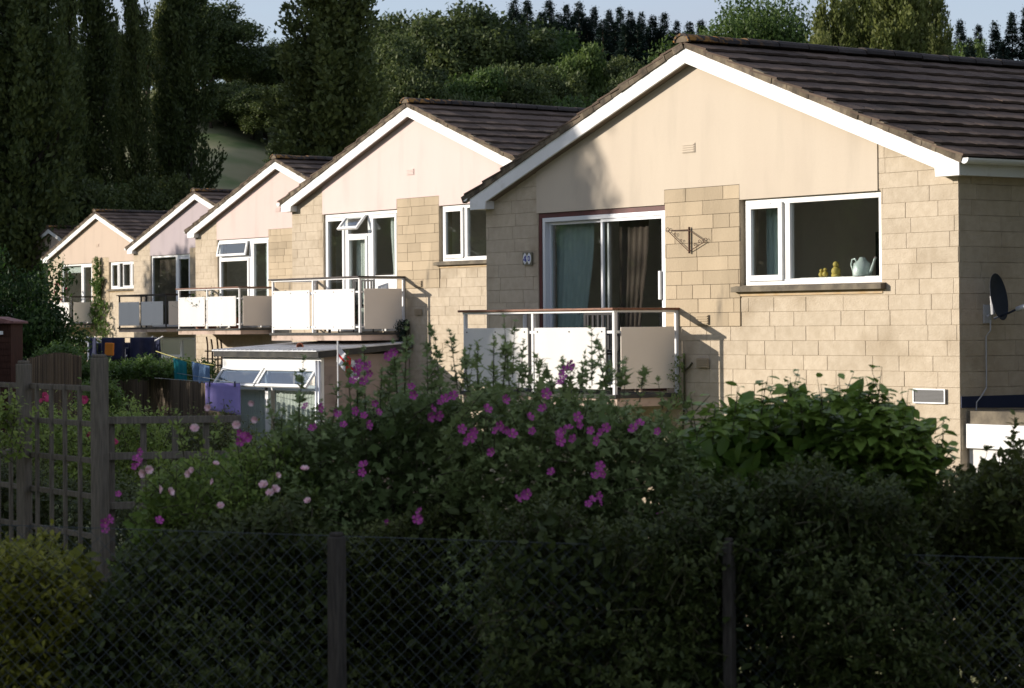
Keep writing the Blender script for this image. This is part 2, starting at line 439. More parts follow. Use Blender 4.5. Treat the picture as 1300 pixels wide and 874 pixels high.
def balcony(parent, h):
    X0, X1, YF = -3.18, -.27, -.93
    b = MB(); b.box(X0+.03, X1, YF+.02, -.002, -.868, -.775); b.box(X0, X1+.015, YF-.01, -.002, -.7745, -.735, mi=1)
    bal = b.build('balcony', [M['slab'], M['asphaltfelt']], parent)
    old = h == 5
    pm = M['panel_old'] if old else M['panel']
    for (a, c) in ((X0+.10, -1.835), (-1.71, -.425)):
        p = MB().box(a, c, YF-.012, YF, -.681, -.004); o = p.build('balcony_panel', pm, bal, bevel=.003)
        sc = MB()
        for sx in (a+.06, (a+c)/2, c-.06):
            for sz in (-.05, -.64): sc.sphere((sx, YF-.014, sz), .009, 6, 4)
        sc.build('screw_head', M['darkmetal'], o)
    p = MB().box(-.302, -.29, YF+.10, -.075, -.677, -.002); p.build('balcony_panel', M['panel_side'], bal, bevel=.003)
    po = MB()
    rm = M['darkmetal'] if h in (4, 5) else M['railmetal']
    for x in (X0+.085, -1.77, -.305):
        po.box(x-.018, x+.018, YF+.004, YF+.04, -.76, .172)
    po.box(-.322, -.288, -.055, -.02, -.76, .172); po.box(X0+.06, X0+.094, -.055, -.02, -.76, .172)
    for z in (-.055, -.64):
        po.box(X0+.07, -.29, YF+.006, YF+.03, z-.015, z+.015)
        po.box(-.325, -.306, YF+.03, -.03, z-.015, z+.015)
        po.box(X0+.07, X0+.09, YF+.03, -.03, z-.015, z+.015)
    po.build('railing_post', rm, bal)
    hr = MB(); hr.box(X0, -.265, YF-.035, YF+.045, .182, .208); hr.box(-.345, -.265, YF+.046, 0, .182, .208); hr.box(X0, X0+.08, YF+.046, 0, .182, .208)
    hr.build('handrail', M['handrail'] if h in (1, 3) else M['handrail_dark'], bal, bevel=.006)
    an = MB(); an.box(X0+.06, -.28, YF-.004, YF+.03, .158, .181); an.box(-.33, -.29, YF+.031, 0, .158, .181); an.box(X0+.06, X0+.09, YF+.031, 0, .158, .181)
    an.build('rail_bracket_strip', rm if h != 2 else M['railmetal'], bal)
    return bal

def house(h, T, extra_holes=()):
    O = Vector((-21.32, 18.2, 0))+Vector(T)
    rng = random.Random(100+h)
    labels = {0: 'house standing just beyond the right edge of the view', 1: 'nearest cream rendered gabled house with the 40 tiles beside its sliding patio door',
              2: 'pale pink gabled house second in the row with an open top vent above its balcony',
              3: 'pink gabled house with pot plants on its balcony',
              4: 'lilac grey gabled house with shaded balcony panels',
              5: 'peach beige gabled house with ivy climbing its wall',
              6: 'farthest house of the row, mostly hidden, only its dark roof showing'}
    H = empty('gabled_house', O, labels[h], 'house', 'staggered gabled houses in a row')
    rm = M['render%d' % max(1, min(h, 5))]
    door = (-2.87, -.515, -.72, 1.351); win = (.735, 2.86, .43, 1.351)
    holes = [door, win]+list(extra_holes)
    pier = (-.52, .735, 1.351, 1.516)
    w = MB(); fl = lambda u, w_, z: (u, -w_, z)
    blocks(w, -HW, -2.89, 1.3685, 2.2, rng, fl, True, holes)
    blocks(w, 2.83, HW, 1.3685, 2.2, rng, fl, True, holes)
    blocks(w, -HW, HW, -3.3-T[2], 1.3685, rng, fl, False, [(-2.89, 2.83, 1.351, 9)]+holes+[(-.52, .735, -.0018, 1.4)])
    wall = w.build('wall', M['block'], H)
    w = MB(); blocks(w, -.52, .735, -.0018, 1.516, rng, fl, False, [win, door], depth=.018)
    w.build('stone_pier', M['block_weathered'], wall)
    # mortar backing, thick enough to give the openings their reveals
    bk = MB(); rh = [(-2.884, 2.824, 1.352, 9)]
    for (a, b_, c, d) in rects_minus(-HW+.004, HW-.004, -3.4-T[2], 1.38, holes): bk.box(a, b_, 0.0, .25, c, d)
    bk.prism([(-HW+.004, 1.38), (HW-.004, 1.38), (HW-.004, gz(HW)), (0, gz(0)), (-HW+.004, gz(HW))], 0, .12)
    bk.build('mortar_backing', M['mortar'], wall)
    # smooth rendered gable panel, cut round the pier head
    rp = MB()
    def gp(pts):
        rp.prism(pts, -.016, -.001)
    zt = lambda x: gz(x)-.005
    gp([(-2.884, 1.352), (-.522, 1.352), (-.522, zt(-.522)), (-2.884, zt(-2.884))])
    gp([(-.522, 1.519), (0, 1.519), (0, zt(0)), (-.522, zt(-.522))])
    gp([(0, 1.519), (.737, 1.519), (.737, zt(.737)), (0, zt(0))])
    gp([(.737, 1.352), (2.824, 1.352), (2.824, zt(2.824)), (.737, zt(.737))])
    rp.build('render_panel', rm, wall)
    # side walls
    for sgn in (-1, 1):
        sw = MB()
        blocks(sw, 0.004, 8.8, -3.3-T[2], 1.45, rng, lambda u, w_, z: (sgn*(HW-.0065+w_), u, z), False)
        sw.build('side_wall', M['block'], H)
    bx = MB()
    for sgn in (-1, 1): bx.box(sgn*(HW-.02), sgn*(HW-.2), .25, 8.8, -3.4-T[2], 1.5)
    bx.box(-HW+.2, HW-.2, 8.7, 8.8, -3.4-T[2], 1.5)
    bx.build('inner_wall', M['mortar'], H)
    bargeboards(H)
    roof(H, rng)
    window_top(H, h)
    # small louvre vents
    v = MB(); v.box(-.20, .014, -.024, -.0165, 1.905, 2.01)
    for k in range(4): v.box(-.19, .004, -.032, -.0242, 1.913+k*.024, 1.924+k*.024)
    v.build('gable_vent', rm, wall)
    for (xa, za) in ((.03, .018), (.03, -.455)):
        v = MB(); v.box(xa, xa+.20, -.036, -.031, za, za+.108)
        for k in range(4): v.box(xa+.008, xa+.192, -.046, -.0362, za+.01+k*.025, za+.022+k*.025)
        v.build('air_brick', M['block_weathered'], wall)
    balcony(H, h)
    # rooms behind the openings
    rb = MB()
    for (a, b_) in ((-3.7, -.0), (.05, 3.7)):
        z0, z1, y1 = -.72, 1.48, 4.2
        rb.add([(a,.26,z0),(b_,.26,z0),(b_,y1,z0),(a,y1,z0),(a,.26,z1),(b_,.26,z1),(b_,y1,z1),(a,y1,z1)],
               [(0,1,2,3),(7,6,5,4),(3,2,6,7),(0,3,7,4),(2,1,5,6)])
        rb.box(a, b_, .2505, .2595, z0, z0+.02)
    rb.build('room', M['roomdark'], H)
    return H, O, wall

# lichen ridge material: orange patch only near the gable end (object y below 0.5)
def lichenmat():
    m = mat('lichened_ridge_tile', (.052,.042,.037), .9, (.03,.025,.023), 3, tint=.3, bump=.7, bscale=25)
    nt = m.node_tree; N = nt.nodes; L = nt.links; b = N['Principled BSDF']
    src = b.inputs['Base Color'].links[0].from_socket
    tc = N.new('ShaderNodeTexCoord'); sp = N.new('ShaderNodeSeparateXYZ'); L.new(tc.outputs['Object'], sp.inputs[0])
    mr = N.new('ShaderNodeMapRange'); mr.inputs[1].default_value = 1.1; mr.inputs[2].default_value = -.25; L.new(sp.outputs[1], mr.inputs[0])
    n = N.new('ShaderNodeTexNoise'); n.inputs['Scale'].default_value = 13; L.new(tc.outputs['Object'], n.inputs['Vector'])
    n2 = N.new('ShaderNodeMapRange'); n2.inputs[1].default_value = .44; n2.inputs[2].default_value = .58; L.new(n.outputs['Fac'], n2.inputs[0])
    mu = N.new('ShaderNodeMath'); mu.operation = 'MULTIPLY'; L.new(mr.outputs[0], mu.inputs[0]); L.new(n2.outputs[0], mu.inputs[1])
    x = N.new('ShaderNodeMix'); x.data_type = 'RGBA'; L.new(mu.outputs[0], x.inputs[0]); L.new(src, x.inputs[6]); x.inputs[7].default_value = (.34,.17,.04,1)
    L.new(x.outputs[2], b.inputs['Base Color'])
    return m
M['lichen'] = lichenmat()
M['panel_side'] = mat('balcony_board_shade_beige', (.80,.73,.65), .6, (.76,.69,.61), 1.5, spec=.2)  # beige of the shaded side put into the board colour
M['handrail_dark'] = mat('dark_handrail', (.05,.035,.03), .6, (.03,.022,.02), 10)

S7 = .7
TS = {0: (15.6, -5.9, -.6), 1: (0, 0, 0), 2: (-20.19*S7, 8.4*S7, .96*S7), 3: (-40.57*S7, 17*S7, 1.09*S7), 4: (-60.17*S7, 25.02*S7, 1.17*S7),
      5: (-82.42*S7, 31.96*S7, 1.4*S7), 6: (-103*S7, 39.5*S7, 1.5*S7)}
low4 = (-2.62, -.25, -2.9, -1.02)
HS = {}
for h in TS:
    HS[h] = house(h, TS[h], (low4,) if h == 4 else ())

# ---- house 1: aluminium slider in a maroon timber surround
H, O, wall = HS[1]
f = MB(); frame(f, -2.866, -.519, -.715, 1.347, .055, .005, .13)
dr = f.build('patio_door', M['maroon'], H)
f = MB(); frame(f, -2.79, -.521, -.65, 1.291, .05, -.002, .10); f.build('outer_frame', M['alu'], dr, bevel=.003)
f = MB(); frame(f, -1.70, -.571, -.60, 1.24, .035, .012, .045); f.build('sliding_leaf', M['alu'], dr, bevel=.003)
f = MB(); frame(f, -2.74, -1.60, -.60, 1.24, .035, .055, .09); f.build('fixed_leaf', M['alu'], dr, bevel=.003)
pane(dr, -1.665, -.606, -.565, 1.205, .028); pane(dr, -2.705, -1.635, -.565, 1.205, .072)
MB().box(-.625, -.585, -.03, .012, .30, .62).build('door_handle', M['white'], dr, bevel=.006)
# number tiles: 4 and 0 in blue on white lozenges
def lozenge(cx, cz, w, hh, y0, y1, mb, mi=0):
    mb.prism([(cx, cz-hh), (cx+w*.75, cz-hh*.55), (cx+w, cz), (cx+w*.75, cz+hh*.55), (cx, cz+hh), (cx-w*.75, cz+hh*.55), (cx-w, cz), (cx-w*.75, cz-hh*.55)], y0, y1, mi=mi)
M['tilegrey'] = mat('grey_green_tile', (.16,.15,.10), .5); M['tilewhite'] = mat('white_glaze', (.75,.75,.76), .25, spec=.5); M['tileblue'] = mat('cobalt_glaze', (.03,.04,.28), .3, spec=.5)
nt_ = MB()
nt_.box(-3.145, -2.965, -.034, -.019, .745, .895)
for cx in (-3.095, -3.012): lozenge(cx, .82, .040, .070, -.038, -.0345, nt_, 1)
# 4
nt_.box(-3.088, -3.074, -.042, -.0385, .782, .858, mi=2); nt_.box(-3.122, -3.066, -.0418, -.0385, .797, .811, mi=2)
nt_.prism([(-3.122, .811), (-3.107, .811), (-3.088, .842), (-3.088, .858)], -.0416, -.0385, mi=2)
# 0
for i in range(14):
    a0, a1 = 2*math.pi*i/14, 2*math.pi*(i+1)/14
    q = lambda a, k: (-3.012+math.cos(a)*.021*k, .82+math.sin(a)*.034*k)
    nt_.prism([q(a0, 1), q(a1, 1), q(a1, .58), q(a0, .58)], -.042, -.0385, mi=2)
no = nt_.build('house_number', [M['tilegrey'], M['tilewhite'], M['tileblue']], H)
no['label'] = 'house number 40 in blue on two white lozenge tiles'
# framed vent low right
f = MB(); frame(f, 3.31, 3.745, -.775, -.63, .012, -.034, -.019)
vv = f.build('wall_vent', M['alu'], wall)
g = MB().box(3.322, 3.733, -.024, -.0195, -.763, -.642); 
for k in range(9): g.box(3.325, 3.73, -.030, -.0242, -.758+k*.0128, -.753+k*.0128)
g.build('vent_mesh', mat('grey_vent', (.13,.13,.13), .6), vv)
# wrought bracket for a hanging basket: two triangles with scrolls
wb = MB(); rr = .0045
for sx in (-1, 1):
    L_ = .36 if sx < 0 else .26
    ex = -.07+sx*L_*.98; ey = -.05-.0
    if sx > 0: ex = -.07+.26
    tip = Vector((ex, -.045, 1.065 if sx < 0 else .93)); base_t = Vector((-.07, -.045, 1.055)); base_b = Vector((-.07, -.045, .82))
    wb.tube([base_t, tip], rr, 6); wb.tube([base_b, tip+Vector((0, 0, -.01))], rr, 6)
    for (c, r_) in ((tip+Vector((sx*.012, 0, .0)), .035), (tip.lerp(base_b, .33)+Vector((0, 0, .03)), .022), (tip.lerp(base_b, .62)+Vector((0, 0, .03)), .018)):
        wb.tube([c+Vector((math.cos(a*.7)*r_*(1-a/14), 0, math.sin(a*.7)*r_*(1-a/14))) for a in range(10)], rr*.8, 5)
wb.box(-.078, -.064, -.05, -.03, .80, 1.09)
tag(wb.build('basket_bracket', mat('rusty_iron', (.06,.035,.025), .8, (.10,.05,.03), 20), None, loc=O),
    'rusty wrought iron hanging basket bracket screwed to the stone pier', 'bracket')
# navy flashing and flat roofed garage beside the house
fb = MB().prism([(.0, -.81), (8, -.97), (8, -.70), (.0, -.70)], HW+.002, HW+.012, axis='x'); fb.build('lead_flashing', M['navy'], H)
G = empty('garage', O+Vector((HW, .04, -3.3)), 'white fronted flat roofed garage tucked against the right end of the nearest house', 'garage')
gx = .025
g = MB(); g.box(gx+.0, 3.2, 0.03, 5.5, 2.336, 2.46); g.build('flat_roof', M['sill'], G)
g = MB(); g.box(gx, 3.2, .0, .03, 2.10, 2.335); g.build('roof_fascia', M['white'], G, bevel=.004)
g = MB(); g.box(gx, 3.2, .05, .12, 0, 2.10); g.build('wall', M['panel'], G)
g = MB(); frame(g, .20, 2.9, 0, 2.02, .07, .02, .05); g.build('door_frame', M['white'], G)
g = MB()
for k in range(8): g.box(.272+k*.3195, .272+(k+1)*.3195-.008, .03, .049, .0, 1.95)
g.build('garage_door', M['panel'], G)
# dish
D = empty('satellite_dish', O+Vector((HW+.0, .37, .10)), 'dark blue satellite dish fixed to the shaded side wall of the nearest house', 'satellite dish')
DP = at(1263, 378, 24.75)-D.location; NR = (HR*.84-HF*.50+Vector((0, 0, .16))).normalized()
d = MB(); n = 28; prof = [(i/7*.225, .045*(i/7)**2) for i in range(8)]
d.lathe(prof, n=n); d.lathe([(r_, z-.006) for r_, z in prof], n=n); d.lathe([(.225, .039), (.232, .045), (.225, .045)], n=n)
dd = d.build('reflector', M['dish'], D, loc=DP, smooth=True); dd.rotation_euler = NR.to_track_quat('Z', 'Y').to_euler()
a = MB(); a.tube([(.02, .0, -.02), (.06, .0, -.02), DP+Vector((0, 0, -.05))-NR*.03], .018, 8); a.box(0.0, .02, -.05, .05, -.09, .09)
a.tube([DP-NR*.02+Vector((0, 0, -.16)), DP-NR*.03+Vector((0, 0, .02))], .02, 8)
a.build('wall_arm', M['cable'], D)
q0 = DP-NR*.01+Vector((0, 0, -.20)); q1 = at(1291, 393, 24.6)-D.location; q2 = at(1306, 388, 24.5)-D.location
a = MB(); a.tube([q0, q0.lerp(q1, .5)+Vector((0, 0, -.005)), q1], .011, 6); a.build('feed_arm', M['dish'], D)
a = MB(); a.tube([q1, q2], .026, 10); a.build('receiver_head', M['cable'], D, smooth=True)
c = MB(); c.tube([(.05, 0, -.06), (.07, -.02, -.16), (.022, -.03, -.22), (.02, -.03, -.72), (.02, -.10, -.80), (.02, -.17, -.86), (.02, -.2, -1.3), (.02, -.22, -3.0)], .007, 6)
c.build('cable', M['cable'], D)

# ---- house 2 doors
def upvc_door(h, spec):
    H = HS[h][0]; f = MB(); frame(f, -2.865, -.52, -.715, 1.348, .06, .03, .10)
    for (a, b_, c, d) in spec['bars']: f.box(a, b_, .03, .10, c, d)
    o = f.build('patio_door', M['white'], H, bevel=.004)
    for (a, b_, c, d) in spec.get('sash', ()):
        s = MB(); frame(s, a, b_, c, d, spec.get('sw', .065), .008, .06); s.build('sash', M['white'], o, bevel=.004)
    for (a, b_, c, d) in spec['panes']: pane(o, a, b_, c, d, .045)
    for (a, b_, c, d) in spec.get('solid', ()): MB().box(a, b_, .03, .07, c, d).build('door_panel', M['white'], o)
    return o
def open_vent(o, x0, x1, z0, z1, ang):
    e = MB(); frame(e, x0, x1, z0-z1, 0, .05, -.02, .02)
    s = e.build('top_vent', M['white'], o, loc=(0, .0, z1), bevel=.003, rot=(-ang, 0, 0))
    s['label'] = 'top hung vent propped open'
    g = MB().box(x0+.05, x1-.05, -.003, .003, z0-z1+.05, -.05); g.build('pane', M['glass'], o, loc=(0, .0, z1), rot=(-ang, 0, 0))
d2 = upvc_door(2, dict(bars=[(-2.22, -2.12, -.655, 1.288), (-1.49, -1.36, -.655, 1.288), (-2.12, -1.49, .935, .98)],
     sash=[(-2.80, -2.22, -.65, 1.28), (-2.12, -1.49, -.65, .93), (-1.35, -.57, -.65, 1.28)],
     panes=[(-2.74, -2.28, -.59, 1.22), (-2.06, -1.55, -.59, .87), (-1.26, -.60, .27, 1.23)], sw=.06, solid=[(-1.29, -.63, -.6, .24)]))
open_vent(d2, -2.12, -1.49, .98, 1.285, rad(40))
d3 = upvc_door(3, dict(bars=[(-1.46, -1.30, -.655, 1.288), (-2.805, -1.46, .90, .95)],
     sash=[(-2.80, -1.46, -.65, .90), (-1.29, -.57, -.65, 1.28)], panes=[(-2.74, -1.52, -.4, .84), (-1.20, -.63, -.3, 1.2)], sw=.065, solid=[(-1.22, -.64, -.6, -.3)]))
open_vent(d3, -2.80, -1.46, .95, 1.29, rad(12))
d4 = upvc_door(4, dict(bars=[(-1.42, -1.30, -.655, 1.288)], sash=[(-1.29, -.56, -.65, 1.28)], panes=[(-2.80, -1.42, -.65, 1.288), (-1.22, -.62, -.55, 1.21)], sw=.07))
d5 = upvc_door(5, dict(bars=[(-1.42, -1.27, -.655, 1.288)], sash=[(-1.26, -.56, -.65, 1.28)], panes=[(-2.80, -1.42, -.65, 1.288), (-1.2, -.62, -.55, 1.21)], sw=.06))
d6 = upvc_door(6, dict(bars=[(-1.42, -1.27, -.655, 1.288)], panes=[(-2.80, -1.42, -.65, 1.288), (-1.27, -.58, -.65, 1.288)]))
# lower window of house 4
H4 = HS[4][0]
f = MB(); frame(f, -2.6, -.27, -2.88, -1.04, .06, .03, .10); f.box(-1.20, -1.08, .03, .10, -2.82, -1.10); f.box(-2.54, -1.20, .03, .10, -1.62, -1.52)
o = f.build('window', M['white'], H4); pane(o, -2.54, -1.2, -1.52, -1.1, .05); pane(o, -2.54, -1.2, -2.82, -1.62, .05); pane(o, -1.08, -.33, -2.82, -1.1, .05)
rb = MB(); rb.box(-3.2, 0, .26, 3.0, -3.0, -.95); rb.f = rb.f[:2]+rb.f[3:]; rb.m = rb.m[:5]; rb.build('room', M['roomdark'], H4)

# ---- curtains and things indoors
rg = random.Random(5)
def indoor(name, mb, h, m, label, cat, smooth=False, group=None):
    return tag(mb.build(name, M[m] if isinstance(m, str) else m, None, loc=HS[h][1], smooth=smooth), label, cat, group)
indoor('curtain', drape(-2.78, -2.05, -.6, 1.22, .20, rg, 7, .035, .30, -1), 1, 'curtain_teal', 'pale teal curtain drawn to the left behind the sliding door of the nearest house', 'curtain', True)
indoor('curtain', drape(-1.62, -1.08, -.6, 1.22, .22, rg, 5, .03, .35, -1), 1, 'curtain_dark', 'dark brown curtain gathered beside the middle bar of the nearest patio door', 'curtain', True)
indoor('curtain', drape(-2.08, -1.5, -.6, .95, .18, rg, 6, .025), 2, 'curtain_white', 'pale curtain behind the middle light of the second house door', 'curtain', True)
indoor('curtain', drape(-1.0, -.62, -.3, 1.22, .18, rg, 5, .03, .25, 1), 2, 'curtain_white', 'pale curtain pulled to the right in the glazed door of the second house', 'curtain', True)
indoor('curtain', drape(-1.75, -1.47, -.4, .9, .2, rg, 3, .03), 3, 'curtain_white', 'narrow white curtain in the wide light of the pink house door', 'curtain', True)
indoor('curtain', drape(-1.0, -.62, -.5, 1.2, .2, rg, 4, .03), 3, 'curtain_teal', 'teal curtain in the right leaf of the pink house door', 'curtain', True)
indoor('curtain', drape(-2.78, -1.45, -.62, 1.26, .2, rg, 12, .02), 4, 'curtain_dark', 'drab drawn curtain filling the wide light of the lilac house door', 'curtain', True)
indoor('curtain', drape(-.95, -.6, -.5, 1.2, .2, rg, 4, .03), 4, 'curtain_teal', 'teal curtain in the right leaf of the lilac house door', 'curtain', True)
indoor('blind', MB().box(-2.78, -1.45, .16, .17, 1.05, 1.26), 5, 'curtain_white', 'short white blind at the head of the peach house door', 'blind')
indoor('curtain', drape(.9, 1.12, .45, 1.25, .22, rg, 3, .02), 1, 'curtain_teal', 'pale curtain edge in the narrow sash of the nearest right hand window', 'curtain', True)
indoor('curtain', drape(2.0, 2.24, .45, .95, .2, rg, 3, .02), 5, 'curtain_white', 'pale curtain in the open window of the peach house', 'curtain', True)
# shelf and crockery seen through the patio door
indoor('shelf', MB().box(-1.2, -.4, .45, .8, .10, .13).box(-1.2, -1.16, .45, .8, -.7, .1).box(-.44, -.4, .45, .8, -.7, .1), 1, 'sill', 'sideboard behind the sliding door of the nearest house', 'sideboard')
indoor('bowl', MB().lathe([(.0, 0), (.05, .0), (.10, .08), (.095, .085), (.05, .01)], (-.98, .6, .13), 16), 1, 'ceramic', 'blue white bowl on the sideboard behind the sliding door', 'bowl', True)
indoor('storage_box', MB().box(-.80, -.62, .5, .7, .13, .27), 1, 'darkmetal', 'black box on the sideboard behind the sliding door', 'box')
indoor('reflected_wall_panel', MB().box(-1.05, -.35, .9, .93, .2, 1.05), 1, mat('tan_reflected_wall', (.34,.28,.20), .9), 'tan partition added behind the sideboard for a reflected stone wall', 'partition')  # added panel; its tan stands in for a wall reflected in the door
indoor('kitchen_cupboard', MB().box(1.55, 1.95, 1.2, 1.6, -.7, 1.0).box(1.95, 2.1, 1.2, 1.6, .85, 1.0), 1, 'darkmetal', 'dark cupboard deep in the room behind the right hand window', 'cupboard')
# watering-can shaped jug on the sill of window 1
J = empty('ornamental_jug', O+Vector((2.42, .16, .502)), 'white patterned watering jug with curved handle on the nearest window sill', 'jug')
MB().lathe([(.0, 0), (.10, 0), (.105, .05), (.09, .13), (.05, .155), (.03, .19), (.0, .195)], n=22).build('jug_body', M['ceramic'], J, smooth=True)
MB().tube([(.08, 0, .02), (.13, 0, .06), (.17, 0, .15), (.19, 0, .19)], [.02, .017, .012, .014], 8).build('spout', M['ceramic'], J, smooth=True)
MB().tube([(-.09, 0, .02), (-.14, 0, .06), (-.165, 0, .12), (-.15, 0, .17), (-.11, 0, .18), (-.08, 0, .14)], .010, 8).build('jug_handle', M['ceramic'], J, smooth=True)
sd = MB().box(.80, 2.85, .11, .24, .44, .50)
sd.build('inner_sill', M['white'], HS[1][0])
k1 = MB(); k1.sphere((2.02, .17, .56), .05); k1.sphere((2.02, .17, .63), .033); k1.box(1.98, 2.06, .14, .2, .502, .53)
indoor('ornament', k1, 1, 'yellow', 'tall mustard ornament beside the jug on the nearest window sill', 'ornament', True)
k1 = MB(); k1.sphere((1.80, .17, .53), .03); k1.sphere((1.80, .17, .57), .02); k1.sphere((1.86, .17, .535), .032); k1.sphere((1.86, .17, .58), .02)
indoor('ornament', k1, 1, 'yellow', 'pair of small yellow duck shaped ornaments left of the jug on the sill', 'ornament', True)
upvc_door(0, dict(bars=[(-1.42, -1.27, -.655, 1.288)], panes=[(-2.80, -1.42, -.65, 1.288), (-1.27, -.58, -.65, 1.288)]))
# ------------------------------------------------------------------ ground
def sstep(x):
    x = min(1, max(0, x)); return x*x*(3-2*x)
def gnd(r, d):
    base = -1.65
    if d > 3: base = -1.65-.75*sstep((d-3)/9)
    b2 = -3.3
    if d > 12: base = -2.4+(b2+2.4)*sstep((d-12)/10)
    if d > 30: base = -3.3+.8*sstep((d-30)/35)
    H = 15.0+6.6*sstep((-8-r)/14)
    if r > 6: H = 15.0-1.5*sstep((r-6)/30)
    t_ = min(1, max(0, (d-98)/107)); z = base+H*(.35*sstep(t_)+.65*t_)
    if d > 215: z += -26*sstep((d-300)/500)
    z += (.35*math.sin(r*.21+d*.13)+.2*math.sin(r*.5-d*.31))*sstep((d-100)/40)
    return z
def ground_mesh():
    vs = []; ds = []; d = -60
    while d < 1500:
        ds.append(d); d += 4 if d < -4 else (1.0 if d < 32 else (3 if d < 260 else 60))
    ws = [-900, -500, -300, -200, -140, -100, -80, -65]+[-55+i*2.5 for i in range(45)]+[65, 80, 100, 140, 200, 300, 500, 900]
    for d in ds:
        for r in ws: vs.append(rd(r, d, gnd(r, d)))
    n = len(ws); fs = [(j*n+i, j*n+i+1, (j+1)*n+i+1, (j+1)*n+i) for j in range(len(ds)-1) for i in range(n-1)]
    return MB().add(vs, fs)
M['grass'] = mat('rough_meadow', (.10,.15,.055), .95, (.22,.22,.12), .35, 10, spec=.05, stain=(.29,.27,.16), stain_scale=.09, stain_lo=.42, stain_hi=.62, bump=1., bscale=2.5, stretch=(1,1,3))
tag(ground_mesh().build('ground', M['grass'], smooth=True), kind='structure')

# ------------------------------------------------------------------ conservatory of the second house
X0, X1, Y0, Y1, ZT = -38.83, -35.60, 22.31, 24.055, -.40
C = empty('conservatory', (0, 0, 0), 'white lean-to conservatory with two propped top windows under the second house balcony', 'conservatory')
for o_ in (C,): o_.location = (X0, Y0, -2.7)
def cb(name, mb, m, parent=C, **k):
    mb.v = [(a-X0, b-Y0, c+2.7) for a, b, c in mb.v]; return mb.build(name, M[m], parent, **k)
s = MB(); rg2 = random.Random(9)
blocks(s, Y0+.06, Y1, -2.7, -.42, rg2, lambda u, w, z: (X1-.018+w, u, z))
s.box(X1-.12, X1-.014, Y0+.06, Y1, -2.7, -.42)
M['pinkblock'] = mat('pinkish_shade_block', (.36,.29,.255), .9, (.32,.26,.225), 3, spec=.1, tint=.1, stain=(.22,.17,.15), stain_scale=3, stain_lo=.6, stain_hi=.8)  # grey-pink shade on this wall put into the block colour
cb('side_wall', s, 'pinkblock')
s = MB(); s.prism([(Y0-.16, ZT+.03), (Y1, -.245), (Y1, -.225), (Y0-.16, ZT+.05)], X0-.1, X1+.10, axis='x')
for k in range(22): x = X0-.05+k*.155; s.prism([(Y0-.17, ZT+.0505), (Y1, -.2245), (Y1, -.213), (Y0-.17, ZT+.062)], x, x+.03, axis='x')
cb('roof', s, 'corrug')
s = MB(); s.box(X0-.09, X1+.11, Y0-.13, Y0-.06, ZT-.065, ZT+.028); s.prism([(Y0-.055, ZT-.07), (Y1, -.33), (Y1, -.25), (Y0-.055, ZT+.026)], X1+.02, X1+.10, axis='x')
cb('roof_edge', s, 'asphaltfelt')
s = MB(); s.box(X0, X1-.005, Y0, Y0+.055, -.66, -.47); frame(s, X0, X1-.005, -2.6, -.66, .07, Y0, Y0+.055); s.box((X0+X1)/2-.19, (X0+X1)/2-.09, Y0, Y0+.055, -2.53, -.73)
s.box(X0+.07, X1-.07, Y0, Y0+.05, -1.03, -.93)
cb('window_frame', s, 'white', bevel=.004)
xm = (X0+X1)/2-.14
for (a, b_) in ((X0+.05, xm-.03), (xm+.03, X1-.10)):
    s = MB(); frame(s, 0, b_-a, -.38, 0, .055, -.02, .02); o_ = s.build('top_window', M['white'], C, loc=(a-X0, -.012, 2.7-.655), rot=(-rad(36), 0, 0), bevel=.003)
    MB().box(.055, b_-a-.055, -.004, .004, -.325, -.055).build('pane', M['glass_sky'], o_)
s = MB(); s.box(X0+.07, xm-.05, Y0+.03, Y0+.036, -2.5, -1.03); s.box(xm+.05, X1-.07, Y0+.03, Y0+.036, -2.5, -1.03); cb('pane', s, 'glass')
for (a, b_) in ((X0+.1, xm-.08), (xm+.08, X1-.12)):
    tag(drape(a, b_, -2.4, -1.04, Y0+.12, rg2, 16, .02).build('curtain', M['curtain_white'], smooth=True), 'grey white net curtain in the %s half of the conservatory front' % ('left' if a < xm-.5 else 'right'), 'curtain')
s = MB(); s.box(X0+.03, X1-.15, Y1-.3, Y1-.25, -2.7, -.45); cb('back_wall', s, 'roomdark')
for dx in (.04, .13):
    s = MB(); s.tube([(X1+dx-.12, Y0-.05, -.52), (X1+dx-.12, Y0-.05, -2.6)], .026, 8); cb('downpipe', s, 'alu', smooth=True)
s = MB(); s.lathe([(0, 0), (.04, 0), (.055, .07), (.065, .07), (.06, .09), (.05, .085)], n=14)
tag(s.build('flower_pot', M['terracotta'], loc=at(383, 440, 43.2), rot=(rad(88), 0, .6), smooth=True), 'terracotta pot lying on its side on the conservatory roof', 'pot')

# St George's flag on a pole, pots, downpipes
F = empty('garden_flag', at(429, 478, 39.5)-Vector((0, 0, 1.2)), 'small red and white cross flag drooping from a pole by the conservatory', 'flag')
M['flagred'] = mat('red_flag_cloth', (.60,.03,.03), .8); M['flagwhite'] = mat('white_flag_cloth', (.75,.74,.74), .8)
MB().tube([(0, 0, 0), (0, 0, 1.75)], .012, 8).build('pole', M['railmetal'], F)
fl = MB(); nx, nz = 18, 12
def fp(i, j):
    u, v = i/nx, j/nz
    return (u*.34-.02*v, .04*math.sin(u*9+v*2), 1.70-v*.27-u*.30-.05*math.sin(u*3))
for i in range(nx):
    for j in range(nz):
        red = 7 <= i <= 10 or 5 <= j <= 6
        fl.add([fp(i, j), fp(i+1, j), fp(i+1, j+1), fp(i, j+1)], [(0, 1, 2, 3)], .5, 1 if red else 0)
fl.build('flag_cloth', [M['flagwhite'], M['flagred']], F, smooth=True)
F.rotation_euler = (0, 0, rad(60))

